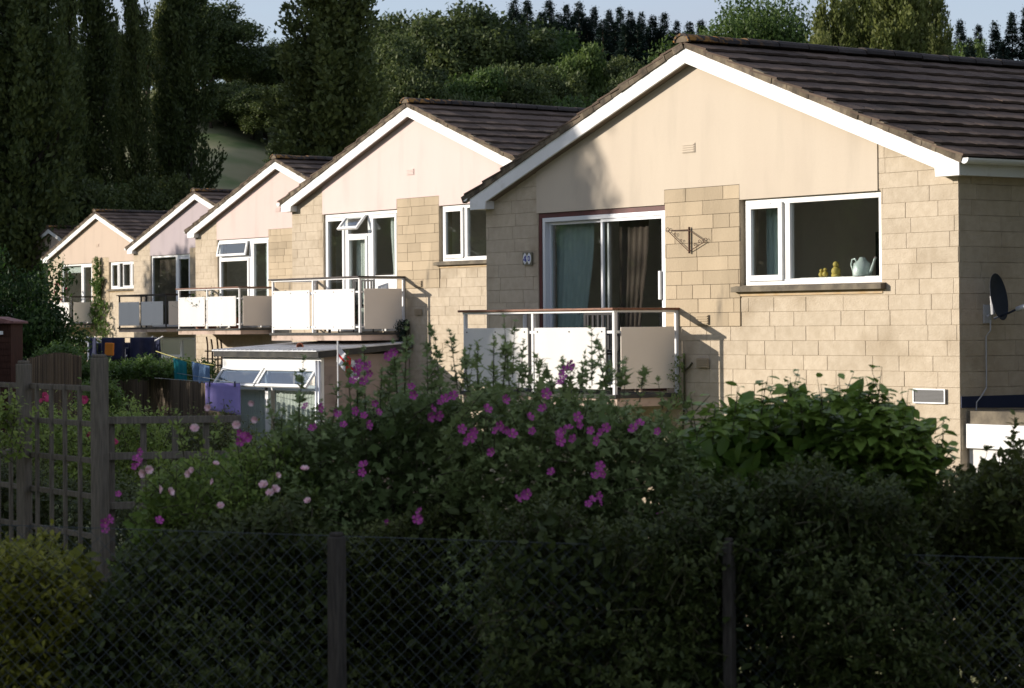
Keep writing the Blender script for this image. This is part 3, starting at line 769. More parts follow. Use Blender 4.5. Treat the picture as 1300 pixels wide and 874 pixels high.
# ------------------------------------------------------------------ washing
M['navycloth'] = mat('navy_cloth', (.012,.016,.045), .9, (.02,.025,.06), 8); M['teal'] = mat('teal_towel', (.0,.14,.16), .95, (.0,.11,.13), 10)
M['denim'] = mat('pale_denim', (.13,.22,.36), .95, (.10,.17,.29), 10); M['lilac'] = mat('lilac_towel', (.27,.23,.52), .95, (.25,.21,.48), 8)
M['orange'] = mat('orange_peg_bag', (.45,.16,.02), .9)
rg3 = random.Random(12)
def hang(a, b_, h0, h1, m, name, label, cat, folds=4, amp=.03, group=None):
    """cloth hanging from line a-b; h0,h1 drop at either end"""
    nx, nz = folds*6, 8; vs = []; a = Vector(a); b_ = Vector(b_); dr_ = (b_-a).normalized(); nn = Vector((-dr_.y, dr_.x, 0))
    for j in range(nz+1):
        for i in range(nx+1):
            u, v = i/nx, j/nz; p = a.lerp(b_, u)+Vector((0, 0, -(h0+(h1-h0)*u)*v))
            vs.append(p+nn*(amp*(math.sin(u*folds*6.28+.7)+.5*math.sin(u*folds*14))*(.3+v)+rg3.uniform(-.002, .002)))
    fs = [(j*(nx+1)+i, j*(nx+1)+i+1, (j+1)*(nx+1)+i+1, (j+1)*(nx+1)+i) for j in range(nz) for i in range(nx)]
    o_ = MB().add(vs, fs).build(name, M[m], smooth=True)
    sm = o_.modifiers.new('thickness', 'SOLIDIFY'); sm.thickness = .006
    return tag(o_, label, cat, group)
def line(pts, m, label, r=.004, sag=.0):
    P = []
    for i in range(len(pts)-1):
        a, b_ = Vector(pts[i]), Vector(pts[i+1])
        for k in range(8): t = k/8; P.append(a.lerp(b_, t)-Vector((0, 0, sag*4*t*(1-t))))
    P.append(Vector(pts[-1]))
    return tag(MB().tube(P, r, 5).build('washing_line', m, smooth=True), label, 'washing line')
M['rope'] = mat('yellow_line', (.40,.36,.12), .7)
line([at(198, 446, 47), at(272, 464, 44)], M['rope'], 'thin yellow washing line in front of the low window of the lilac house', .008, .03)
hang(at(220, 455, 46), at(237, 459.5, 45.2), .86, .84, 'teal', 'teal_towel', 'teal towel pegged on the yellow washing line', 'towel', 3, .03)
hang(at(243, 459, 45), at(266, 465, 44.4), .46, .55, 'denim', 'denim_trousers', 'pale blue denim clothes bunched on the yellow washing line', 'trousers', 3, .05)
line([at(196, 480, 38.6), at(330, 487.5, 38)], M['wire'], 'thin grey washing line carrying the lilac towel', .004, .01)
hang(at(260.5, 486, 38), at(305, 487, 38), .40, .47, 'lilac', 'lilac_towel', 'plain lilac towel pegged square on the grey line before the conservatory', 'towel', 2, .02)
for px in (266, 298): tag(MB().box(-.008, .008, -.012, .012, -.05, .03).build('clothes_peg', M['navycloth'], loc=at(px, 487, 37.98)), 'dark peg on the %s top corner of the lilac towel' % ('left' if px < 280 else 'right'), 'clothes peg', 'pegs on the lilac towel')
# rotary dryer with navy clothes
dp = at(158, 440, 62); dp.z = -2.6
R_ = empty('rotary_dryer', dp, 'rotary clothes dryer with pale metal arms below the shaded lilac house balcony', 'clothes dryer')
MB().tube([(0, 0, 0), (0, 0, 2.15)], .025, 8).build('pole', M['railmetal'], R_)
arms = []
for k, a in enumerate((25, 115, 205, 295)):
    v = Vector((math.cos(rad(a))*1.15, math.sin(rad(a))*1.15, 2.45)); arms.append(v)
    MB().tube([(0, 0, 1.95), v], .016, 6).build('arm', M['railmetal'], R_)
ln = MB()
for q in (.45, .7, .95):
    for k in range(4):
        a, b_ = Vector((0, 0, 1.95)).lerp(arms[k], q), Vector((0, 0, 1.95)).lerp(arms[(k+1) % 4], q); ln.tube([a, b_], .005, 4)
ln.build('cord', M['wire'], R_)
n_ = 0
for q in (.45, .7, .95):
    for k in (0, 1, 2, 3):
        if q == .95 and k == 1: continue
        a, b_ = dp+Vector((0, 0, 1.95)).lerp(arms[k], q), dp+Vector((0, 0, 1.95)).lerp(arms[(k+1) % 4], q)
        for (u, v) in ((.08, .44), (.52, .9)):
            n_ += 1
            hang(a.lerp(b_, u), a.lerp(b_, v), rg3.uniform(.45, .7), rg3.uniform(.45, .7), 'navycloth', 'navy_shirt', 'dark navy garment among the crowded washing on the rotary dryer', 'garment', 2, .05, 'navy washing on the rotary dryer')
pb = at(139, 443, 60); tag(MB().box(-.11, .11, -.04, .04, -.16, .14).build('peg_bag', M['orange'], loc=pb, bevel=.02, rot=(0, .05, YAW)), 'orange peg bag hanging beside the dark washing', 'peg bag')
p1 = at(125, 432, 50); p1.z = -2.6
a = MB(); a.tube([(0, 0, 0), (0, 0, 2.0)], .022, 8); a.tube([(.09, .05, 0), (.09, .05, 2.05)], .018, 8)
tag(a.build('line_post', M['railmetal'], loc=p1, smooth=True), 'pair of bare metal line props behind the tall grey fence post', 'post')
a = MB(); a.tube([at(88, 428, 55), at(112, 435, 55)], .016, 6)
a.tube([at(112, 435, 55), Vector((at(112, 435, 55).x, at(112, 435, 55).y, -2.6))], .018, 6)
tag(a.build('line_prop', M['railmetal'], smooth=True), 'slanting bare metal prop below the peach house balcony', 'prop')
# oval plaque and trellis poles
a = MB(); 
for sx in range(1): a.lathe([(0, .02), (.085, .02), (.10, .01), (.10, 0)], n=20)
pq = a.build('wall_plaque', [M['ceramic']], loc=HS[4][1]+Vector((-3.09, -.02, -1.38)), rot=(rad(90), 0, 0)); pq.scale = (1.15, 2.1, 1)
tag(pq, 'oval blue and white plaque on the low wall of the lilac house', 'plaque')
bq = MB().lathe([(0, .026), (.045, .024)], n=14).build('plaque_motif', M['tileblue'], pq)
TR = empty('climber_trellis', at(272, 470, 59.6)-Vector((0, 0, 1.2)), 'bare brown pole trellis against the low wall of the pink house', 'trellis')
for i, px in enumerate((263, 269, 276, 281)):
    w0 = at(px, 428+i*3 % 5, 59.6)-TR.location; a = MB(); a.tube([(w0.x, w0.y, -.8), (w0.x+.02, w0.y, w0.z-.2), (w0.x-.03, w0.y, w0.z)], .022, 6); a.build('upright', M['brownwood'], TR)
for py in (446, 456, 464):
    a = MB(); a.tube([at(260, py, 59.5)-TR.location, at(284, py, 59.5)-TR.location], .018, 6); a.build('cross_bar', M['oldwood'], TR)

# ------------------------------------------------------------------ garden fences
def wattle(a, b_, h, label, arch=0.0):
    a = Vector(a); b_ = Vector(b_); n = int((b_-a).length/.05); m = MB(); d_ = (b_-a).normalized(); nn = Vector((-d_.y, d_.x, 0))
    E_ = empty('willow_screen', a, label, 'screen')
    for i in range(n):
        u = i/n; p = (b_-a)*u; hh = h+arch*math.sin(u*math.pi)+rg3.uniform(-.015, .015)
        q = nn*rg3.uniform(-.006, .006)
        m.tube([p+q+Vector((0, 0, -1.0)), p+q+Vector((0, 0, hh))], .017, 5, rg3.uniform(0, 1))
    m.build('rods', M['wattle'], E_)
    m = MB()
    for k in range(7):
        z = -.9+k*(h+.85)/6
        m.tube([Vector((0, 0, z))+nn*.022, (b_-a)+Vector((0, 0, z))+nn*.022], .008, 4)
    m.build('binding_wire', M['wire'], E_)
def low(p, z): p = Vector(p); p.z = z; return p
wattle(low(at(96, 470, 56), zt(96, 466, 56)-.8), low(at(300, 480, 41), zt(300, 492, 41)-.8), .80, 'long receding willow screen with bushes along its top')
wattle(low(at(36, 470, 38), zt(36, 456, 38)-.7), low(at(103, 470, 42), zt(103, 453, 42)-.7), .7, 'short arched willow screen behind the left trellis fence', .07)
a = MB()
A_, B_ = at(134, 459, 54), at(304, 487, 40.4)
tag(a.tube([A_, B_], .005, 5).build('top_wire', M['wire']), 'grey wire stretched above the long willow screen', 'wire')
# trellis fence, left foreground
def bar(mb, a, b_, w, t, ax):
    """flat bar from a to b, w wide across ax, t thick"""
    a = Vector(a); b_ = Vector(b_); d_ = (b_-a).normalized(); u = Vector(ax).normalized(); n = d_.cross(u).normalized()
    c = []
    for p in (a, b_):
        for s1, s2 in ((-1, -1), (1, -1), (1, 1), (-1, 1)): c.append(p+u*w/2*s1+n*t/2*s2)
    mb.add(c, [(0, 3, 2, 1), (4, 5, 6, 7), (0, 1, 5, 4), (1, 2, 6, 5), (2, 3, 7, 6), (3, 0, 4, 7)], rg3.uniform(.2, .8))
T0 = low(at(-40, 500, 16.8), 0); T1 = low(at(117, 500, 15.05), 0); RZ = [zt(60, y_, 15.9) for y_ in (490, 533, 577, 620, 668, 722, 780)]
TF = empty('trellis_fence', low(T0, -2.5), 'grey slatted trellis fence panel between two weathered posts', 'fence')
ax = (T1-T0).normalized()
def tp(u, z): return T0.lerp(T1, u)-TF.location+Vector((0, 0, z))
for i in range(11):
    u = .04+i*.108+(.0 if i % 2 else .004)
    if u > .98: break
    m = MB(); bar(m, tp(u, -2.45), tp(u, RZ[0]+.015), .026, .022, ax); m.build('slat', M['oldwood'], TF, bevel=.002)
for z in RZ:
    m = MB(); off = HF*-.028; m2 = MB(); bar(m2, tp(0, z)+HF*.026, tp(1, z)+HF*.026, .032, .022, (0, 0, 1)); m2.build('rail', M['oldwood'], TF, bevel=.002)
def post(px, ytop, d, w, t, name, label, cat, m='oldwood', taper=0, cap=False):
    p = at(px, ytop, d); b_ = low(p, -2.6); h = p.z+2.6
    mb = MB(); mb.box(-w/2, w/2, -t/2, t/2, 0, h-.02); mb.box(-w/2+.008, w/2-.008, -t/2+.008, t/2-.008, h-.0195, h)
    o_ = mb.build('post', M[m], None, loc=b_, rot=(0, 0, rad(20)), bevel=.006); o_.name = name
    return tag(o_, label, cat)
post(30, 458, 15.9, .072, .072, 'fence_post', 'shorter grey post with a chamfered top carrying the trellis', 'post')
post(126, 450, 14.9, .078, .078, 'fence_post', 'tall thick grey wooden post at the right end of the slatted trellis', 'post')
# lower open panel right of the tall post
LP = empty('open_trellis', low(at(135, 530, 14.9), -2.5), 'low dark open trellis panel running right from the tall post behind the roses', 'fence')
l0, l1 = at(135, 534, 14.95), at(305, 532, 15.3)
for z in (0, -.21, -.5, -.8):
    m = MB(); bar(m, l0+Vector((0, 0, z))-LP.location, l1+Vector((0, 0, z))-LP.location, .042, .03, (0, 0, 1)); m.build('rail', M['oldwood'], LP, bevel=.002)
for k in range(5):
    p = l0.lerp(l1, .03+k*.235)-LP.location; m = MB(); bar(m, p+Vector((0, 0, .02))+HF*.036, p+Vector((0, 0, -1.6))+HF*.036, .035, .02, (l1-l0).normalized()); m.build('slat', M['oldwood'], LP, bevel=.002)
# chain link fence
CL = empty('chain_link_fence', rd(-2.6, 12, -2.4), 'dark chain link fence along the very front of the hedge', 'fence')
ztop = lambda r: -.925-.04*(r+2)
m = MB(); st = .071; hgt = 1.15; r0_, r1_ = -2.8, 3.2
k = int((r0_-hgt)/st)
while k*st < r1_+hgt:
    for sgn in (1, -1):
        rb_ = k*st
        # wire climbs hgt as it moves sgn*hgt sideways
        pts = []
        for v in (0, 1):
            r_ = rb_+sgn*hgt*v; pts.append((r_, v))
        lo, hi = 0.0, 1.0
        (ra, _), (rb2, _) = pts
        f_ = lambda v: ra+(rb2-ra)*v
        for lim, s_ in ((r0_, 1), (r1_, -1)):
            if (f_(0)-lim)*s_ < 0: lo = max(lo, (lim-ra)/(rb2-ra))
            if (f_(1)-lim)*s_ < 0: hi = min(hi, (lim-ra)/(rb2-ra))
        if hi-lo > .02:
            a, b_ = [HR*(f_(v)+2.6)+HF*(.002*sgn)+Vector((0, 0, ztop(f_(v))-hgt+hgt*v+2.4)) for v in (lo, hi)]
            m.tube([a, b_], .0012, 4, cap=False)
    k += 1
m.build('wire_mesh', M['greenwire'], CL)
m = MB()
for dz in (0,): m.tube([HR*(r_+2.6)+Vector((0, 0, ztop(r_)+dz+2.4)) for r_ in (r0_, 0, r1_)], .0018, 5)
m.build('line_wire', M['greenwire'], CL)
post(427, 676, 11.95, .066, .066, 'fence_post', 'rough grey post of the chain link fence under the rose bush', 'post', 'darkpost')
post(925, 683, 11.95, .050, .05, 'fence_post', 'thin dim chain link post buried in the right hand hedge', 'post', 'darkpost')
# brown shed
sp = low(at(2, 420, 44), -2.5)
SH = empty('garden_shed', sp, 'red brown garden shed with a pinkish tiled roof at the left edge', 'shed', rz=0)
zt_ = at(2, 411, 44).z+2.5
m = MB(); m.box(-.45, .24, -.3, .5, 0, zt_)
for k in range(int(zt_/.11)): m.box(-.452, .242, -.312, -.301, k*.11, k*.11+.10, rg3.uniform(.2, .8))
sh = m.build('wall', M['brownwood'], SH)
m = MB(); m.prism([(-.58, zt_-.0), (.31, zt_+.0), (.31, zt_+.035), (-.05, zt_+.12), (-.58, zt_+.12)], -.40, .6)
M['pinktile'] = mat('pinkish_roof_tiles', (.20,.10,.095), .9, (.12,.06,.06), 10, bump=.5)
m.build('roof', M['pinktile'], SH)
MB().box(-.02, .11, -.335, -.3135, zt_-.19, zt_-.13).build('name_plate', M['white'], SH)
SH.rotation_euler = (0, 0, YAW*.0+rad(50))

# ------------------------------------------------------------------ balcony things
def chair(h, x, y, label):
    E_ = empty('garden_chair', HS[h][1]+Vector((x, y, -.735)), label, 'chair', rz=rad(20))
    m = MB(); m.box(-.23, .23, -.22, .22, .42, .445); m.build('seat', M['darkmetal'], E_)
    m = MB(); frame(m, -.23, .23, .45, .90, .03, .22, .245)
    for k in range(6): m.box(-.19+k*.068, -.165+k*.068, .222, .243, .48, .87)
    m.build('backrest', M['darkmetal'], E_)
    for sx in (-.21, .21):
        for sy in (-.2, .22): MB().tube([(sx, sy, 0), (sx, sy, .42)], .012, 6).build('leg', M['darkmetal'], E_)
chair(1, -1.35, -.42, 'black slatted garden chair on the nearest balcony behind the rail')
chair(2, -1.15, -.45, 'dark garden chair on the second house balcony')
def table(h, x, y):
    E_ = empty('balcony_table', HS[h][1]+Vector((x, y, -.735)), 'small pinkish round table on the second house balcony', 'table')
    MB().lathe([(0, .72), (.32, .72), (.33, .70), (0, .69)], n=24).build('table_top', M['slab'], E_, smooth=False)
    MB().tube([(0, 0, 0), (0, 0, .69)], .025, 8).build('leg', M['darkmetal'], E_)
table(2, -1.9, -.5)
# ------------------------------------------------------------------ foliage
M['bark'] = mat('bark', (.075,.062,.048), .95, (.045,.038,.03), 10, stretch=(3,3,.6), bump=.8, spec=.05)
T4 = (np.array([(0,0,0),(.45,.27,.05),(1,0,-.06),(.45,-.27,.05)]), [(0,1,2),(0,2,3)])
TO = (np.array([(0,0,0),(.22,.2,.03),(.55,.25,.05),(.85,.12,.0),(1,0,-.08),(.85,-.12,.0),(.55,-.25,.05),(.22,-.2,.03),(.5,0,-.01)]),
      [(0,1,8),(1,2,8),(2,3,8),(3,4,8),(4,5,8),(5,6,8),(6,7,8),(7,0,8)])
TL = (np.array([(0,0,0),(.12,.20,.0),(.38,.46,.06),(.42,.16,.03),(1,0,-.08),(.42,-.16,.03),(.38,-.46,.06),(.12,-.20,.0),(.33,0,-.02)]),
      [(0,1,8),(1,2,8),(2,3,8),(3,4,8),(4,5,8),(5,6,8),(6,7,8),(7,0,8)])
def unit(a): return a/np.maximum(np.linalg.norm(a, axis=-1, keepdims=True), 1e-9)
def leafmesh(name, m, pos, nrm, dr, size, tint, tmpl):
    V, F = tmpl; N = len(pos); k = len(V)
    dr = unit(dr); nrm = unit(nrm-dr*(nrm*dr).sum(1, keepdims=True)); sd = np.cross(nrm, dr)
    P = pos[:, None, :]+size[:, None, None]*(V[None, :, 0:1]*dr[:, None, :]+V[None, :, 1:2]*sd[:, None, :]+V[None, :, 2:3]*nrm[:, None, :])
    P = P.reshape(-1, 3).astype(np.float32)
    nf = len(F); idx = (np.arange(N)[:, None, None]*k+np.array(F)[None]).reshape(-1).astype(np.int32)
    me = bpy.data.meshes.new(name); me.vertices.add(N*k); me.vertices.foreach_set('co', P.ravel())
    me.loops.add(len(idx)); me.loops.foreach_set('vertex_index', idx)
    me.polygons.add(N*nf); me.polygons.foreach_set('loop_start', np.arange(0, len(idx), 3, dtype=np.int32))
    try: me.polygons.foreach_set('loop_total', np.full(N*nf, 3, dtype=np.int32))
    except Exception: pass
    me.polygons.foreach_set('use_smooth', np.ones(N*nf, dtype=bool))
    me.update(calc_edges=True)
    a = me.attributes.new('tint', 'FLOAT', 'POINT'); a.data.foreach_set('value', np.repeat(tint, k).astype(np.float32))
    me.materials.append(m); return me
def rs(seed): return np.random.RandomState(seed)
def rdir(g, n): return unit(g.normal(size=(n, 3)))

def crown_broad(seed, R=4., H=8., nb=46, nl=15000, size=.30, m=None, base=.25, irregular=.3):
    g = rs(seed); C0 = []
    for i in range(nb):
        d = unit(g.normal(size=3)); d[2] = d[2]*.9
        k = g.uniform(.45, .95)
        C0.append((d[0]*R*k*(1+g.uniform(-irregular, irregular)), d[1]*R*k*(1+g.uniform(-irregular, irregular)), H*base+(H*(1-base))*(.5+.47*d[2]*k+g.uniform(-.05, .05)), R*g.uniform(.20, .38)))
    C0 = np.array(C0); w = C0[:, 3]**2; ci = g.choice(nb, nl, p=w/w.sum()); d = rdir(g, nl)
    rr = C0[ci, 3]*np.clip(g.normal(.85, .22, nl), .1, 1.35)
    pos = C0[ci, :3]+d*rr[:, None]*np.array([1, 1, .8])
    nrm = d*.9+g.normal(size=(nl, 3))*.55+np.array([0, 0, .35])
    dr = g.normal(size=(nl, 3))+np.array([0, 0, -.3])
    tint = np.clip(g.normal(.4, .2, nl)+(g.uniform(-.2, .2, nb))[ci], 0, 1)
    return leafmesh('crown', m, pos, nrm, dr, size*g.uniform(.6, 1.3, nl), tint, T4), C0
def trunk_mesh(C0, H, r0, seed, ntop=.8, nlimb=9):
    g = rs(seed); m = MB(); pts = [(g.uniform(-.1, .1)*i, g.uniform(-.1, .1)*i, -.6+H*ntop*i/6) for i in range(7)]
    m.tube(pts, [r0*(1-.85*i/6) for i in range(7)], 8)
    for i in g.choice(len(C0), min(nlimb, len(C0)), replace=False):
        c = Vector(C0[i, :3]); z = min(c.z*.6, H*ntop*.8); f = z/(H*ntop)*6; k = int(min(5, max(0, f)))
        a = Vector(pts[k]).lerp(Vector(pts[k+1]), f-k); mid = a.lerp(c, .5)+Vector((0, 0, -.1*H*.2))
        m.tube([a, mid, c], [r0*.38, r0*.25, r0*.06], 5)
    return m.mesh('trunk', M['bark'], True)
def crown_poplar(seed, R=1.6, H=16., nl=15000, size=.24, m=None, z0=.06, nbr=70):
    g = rs(seed); P = []; D = []; S = []; per = nl//nbr; tips = []
    for b in range(nbr):
        h0 = H*(z0+(1-z0)*.8*(b/nbr)**.9); a = g.uniform(0, 6.283)
        rel = h0/H; rad_ = R*min(1, 1.25*(1-rel)**.55)*g.uniform(.55, 1.05); ln = H*g.uniform(.13, .24)*(1-.4*rel)
        t = g.uniform(0, 1, per)**.8
        rr = rad_*(1-(1-t)**1.8)
        x = np.cos(a)*rr+g.normal(0, .16+.10*R*(1-t)*.6, per); y = np.sin(a)*rr+g.normal(0, .16+.10*R*(1-t)*.6, per); z = h0+ln*t+g.normal(0, .2, per)
        P.append(np.stack([x, y, z], 1)); D.append(np.tile([np.cos(a)*.5, np.sin(a)*.5, .9], (per, 1))); S.append(np.full(per, g.uniform(-.2, .2)))
        tips.append((np.cos(a)*rad_*.9, np.sin(a)*rad_*.9, h0+ln, h0))
    n2 = nl//8; zz = g.uniform(z0, .97, n2)*H
    q = g.normal(0, R*.22, (n2, 2))*(1.1-zz/H)[:, None]; P.append(np.column_stack([q, zz])); D.append(np.tile([0, 0, 1.], (n2, 1))); S.append(np.zeros(n2))
    P = np.concatenate(P); D = np.concatenate(D); S = np.concatenate(S); n = len(P)
    out = P*np.array([1, 1, 0]); nrm = unit(out)*.8+g.normal(size=(n, 3))*.6
    me = leafmesh('crown', m, P, nrm, D+g.normal(size=(n, 3))*.5, size*g.uniform(.6, 1.3, n), np.clip(g.normal(.4, .2, n)+S, 0, 1), T4)
    tm = MB(); tm.tube([(0, 0, -.8), (0.05, 0, H*.3), (0, .05, H*.6), (0, 0, H*.92)], [R*.17, R*.13, R*.08, .02], 8)
    for i in range(0, nbr, 4):
        x, y, z, h0 = tips[i]; tm.tube([(0, 0, h0), (x*.7, y*.7, (h0+z)/2), (x, y, z)], [R*.05, R*.035, .01], 5)
    return me, tm.mesh('trunk', M['bark'], True)
def crown_conifer(seed, R=2.3, H=11., size=.33, m=None, nw=26):
    g = rs(seed); P = []; D = []; Nn = []; S = []
    for w in range(nw*17):
        f = g.uniform(0, 1)**.85; z = H*(.05+.94*f); rw = R*(1-f)**.95+.02; nb = 1
        for b in range(nb):
            a = g.uniform(0, 6.283); ln = rw*g.uniform(.55, 1.25); k = int(20+70*ln/R)
            t = g.uniform(.08, 1, k); x = np.cos(a)*ln*t; y = np.sin(a)*ln*t; zz = z-.35*ln*t+.32*ln*t**2
            side = g.normal(0, .14+.10*(1-t)*ln, k)
            P.append(np.stack([x-np.sin(a)*side, y+np.cos(a)*side, zz-abs(side)*.25+g.normal(0, .07, k)], 1))
            D.append(np.tile([np.cos(a), np.sin(a), -.15], (k, 1))); Nn.append(np.tile([0, 0, 1.], (k, 1))); S.append(np.full(k, g.uniform(-.15, .15)))
    P = np.concatenate(P); D = np.concatenate(D); Nn = np.concatenate(Nn); S = np.concatenate(S); n = len(P)
    me = leafmesh('crown', m, P, Nn+g.normal(size=(n, 3))*.4, D+g.normal(size=(n, 3))*.35, size*g.uniform(.5, 1.1, n)*(1.15-.70*P[:, 2]/H), np.clip(g.normal(.4, .2, n)+S, 0, 1), T4)
    tm = MB(); tm.tube([(0, 0, -.8), (0, 0, H*.98)], [R*.09, .015], 6)
    return me, tm.mesh('trunk', M['bark'], True)

M['leaf_wood'] = leafmat('woodland_leaf', (.038,.060,.018), (.11,.14,.040))
M['leaf_bright'] = leafmat('bright_tree_leaf', (.045,.085,.020), (.10,.15,.035), .4)
M['leaf_poplar'] = leafmat('poplar_leaf', (.050,.072,.022), (.14,.165,.048))
M['leaf_poplar_y'] = leafmat('light_poplar_leaf', (.075,.10,.025), (.20,.22,.065), .4)
M['leaf_conifer'] = leafmat('conifer_needle', (.010,.022,.016), (.026,.050,.034), .15)
M['leaf_haw'] = leafmat('hawthorn_leaf', (.022,.050,.012), (.06,.11,.022), .35)

TM = {}
def tmpl_broad(key, seed, m, **k):
    me, C0 = crown_broad(seed, m=M[m], **k); TM[key] = (me, trunk_mesh(C0, k.get('H', 8.), k.get('R', 4.)*.075, seed))
tmpl_broad('wood_a', 1, 'leaf_wood', R=4.2, H=10., nl=34000, size=.30, base=.08)
tmpl_broad('wood_b', 2, 'leaf_wood', R=3.6, H=11., nl=30000, size=.28, nb=38, irregular=.45, base=.12)
tmpl_broad('wood_c', 3, 'leaf_bright', R=3.2, H=8., nl=24000, size=.25, base=.08)
tmpl_broad('oak', 4, 'leaf_bright', R=5.2, H=12., nl=52000, size=.27, nb=75, irregular=.3, base=.12)
tmpl_broad('full', 6, 'leaf_wood', R=3.4, H=9., nl=30000, size=.27, nb=60, base=-.04, irregular=.3)
tmpl_broad('bush', 5, 'leaf_wood', R=2.2, H=3.6, nl=7000, size=.22, nb=26, base=.0)
TM['poplar_a'] = crown_poplar(11, 1.9, 19., 22000, .25, M['leaf_poplar'])
TM['poplar_b'] = crown_poplar(12, 1.5, 18., 16000, .25, M['leaf_poplar'])
TM['poplar_fat'] = crown_poplar(13, 2.5, 18., 32000, .25, M['leaf_poplar'], nbr=110)
TM['poplar_y'] = crown_poplar(14, 2.1, 15., 20000, .25, M['leaf_poplar_y'], nbr=80)
TM['conifer_a'] = crown_conifer(21, m=M['leaf_conifer'])
TM['conifer_b'] = crown_conifer(22, R=2.0, H=12., m=M['leaf_conifer'])
TM['conifer_c'] = crown_conifer(23, R=2.5, H=12., m=M['leaf_conifer'])
def tree(key, r, d, ztop, label, cat='tree', group=None, name='broadleaf_tree', sxy=1.0, H=None, zb=None):
    """plant a tree on the ground so that its top reaches ztop"""
    z0 = gnd(r, d) if zb is None else zb
    Hn = {'wood_a': 10., 'wood_b': 11., 'wood_c': 8., 'oak': 12., 'bush': 3.6, 'poplar_a': 19., 'poplar_b': 18., 'poplar_fat': 18., 'poplar_y': 15., 'conifer_a': 11., 'conifer_b': 12., 'conifer_c': 12., 'full': 9.}[key]
    s = (ztop-z0)/Hn
    E_ = empty(name, rd(r, d, z0), label, cat, group, rz=RNG.uniform(0, 6.28)); E_.scale = (s*sxy, s*sxy, s)
    link('crown', TM[key][0], E_); link('trunk', TM[key][1], E_)
    return E_
def ptree(key, px, ytop, d, label, **k):
    r = (px-650)/FPX*d; z = zt(px, ytop, d)
    return tree(key, r, d, z, label, **k)
# Lombardy poplars, left
ptree('poplar_fat', 418, -70, 112, 'broad dark Lombardy poplar rising behind the pink gables', name='poplar_tree', sxy=1.28)
ptree('poplar_a', 240, -110, 122, 'dark Lombardy poplar just left of the meadow gap, with pale bare stems low down', name='poplar_tree', sxy=.85)
ptree('poplar_b', 174, -60, 118, 'slender lighter poplar with a split top above the fourth gable', name='poplar_tree', sxy=.62)
ptree('poplar_b', 122, -100, 124, 'dark narrow poplar above the farthest visible gable', name='poplar_tree', sxy=.9)
ptree('poplar_b', 86, -120, 114, 'thin poplar with a bare dark trunk near the top left corner', name='poplar_tree', sxy=.55)
ptree('poplar_fat', 26, -120, 104, 'wide dark poplar filling the top left corner', name='poplar_tree', sxy=1.0)
ptree('poplar_b', 212, -40, 136, 'dim poplar half hidden behind the one left of the meadow', name='poplar_tree', sxy=.8)
ptree('poplar_b', 150, 10, 140, 'dim short poplar between the slender one and its dark neighbour', name='poplar_tree', sxy=.8)
# hill trees behind the meadow
for q_, (px_, y_, d_) in enumerate([(288, 100, 179), (305, 96, 181), (322, 101, 178), (338, 97, 180), (352, 103, 177), (270, 104, 178)]):
    ptree('full', px_, y_, d_, 'green thicket across the top of the meadow gap, %s from the left' % ('second', 'third', 'fourth', 'fifth', 'sixth', 'first')[q_], name='bush', cat='bush', group='thicket along the meadow top', sxy=1.5)
ptree('full', 262, 40, 198, 'dark lower tree under the tall skyline one beside the meadow gap', sxy=1.2)
ptree('full', 290, 52, 202, 'dark small tree at the left edge of the meadow crest', sxy=1.0)
ptree('full', 268, -14, 192, 'dark tall tree on the skyline left of the meadow gap', sxy=1.25)
ptree('full', 190, 20, 190, 'dim tree on the skyline between the slender poplar and the dark one', sxy=1.2)
ptree('full', 70, 30, 180, 'dim skyline tree seen between the two leftmost poplars', sxy=1.2)
ptree('full', 120, 40, 185, 'dim skyline tree behind the dark narrow poplar', sxy=1.2)
ptree('full', 352, 36, 196, 'grey green tree at the right end of the meadow skyline', sxy=.8)
for i, (px, y, d, k, sx) in enumerate([(322, 84, 204, 'full', 1.5), (303, 80, 204, 'full', 1.5), (340, 78, 204, 'full', 1.5), (378, 140, 165, 'full', .8), (304, 236, 108, 'wood_c', .3), (352, 226, 106, 'wood_c', .3), (60, 200, 112, 'wood_c', 1.), (100, 215, 110, 'wood_a', .8), (140, 205, 114, 'wood_c', .9), (196, 210, 112, 'wood_a', .7), (20, 190, 108, 'wood_a', .9), (0, 60, 130, 'wood_a', .8), (60, 60, 140, 'wood_b', .9), (240, 215, 118, 'wood_c', .6)]):
    where = ['topmost bush in the meadow gap', 'bush at the left top of the meadow', 'low bush right of the meadow top', 'bush where the meadow meets the broad poplar', 'low bush just above the pink house roof', 'small bush behind the ridge of the pink house', 'dark undergrowth below the thin poplar', 'dark bush above the peach house ridge', 'dark bush right of the peach house ridge', 'dark bush behind the lilac house ridge', 'dark bush below the corner poplar', 'dark tree behind the corner poplar', 'dark tree filling the gap right of the corner poplar', 'bush in the meadow beside the dark poplar'][i]
    ptree(k, px, y, d, where, name='bush' if k == 'bush' else 'broadleaf_tree', cat='bush' if k == 'bush' else 'tree', sxy=sx)
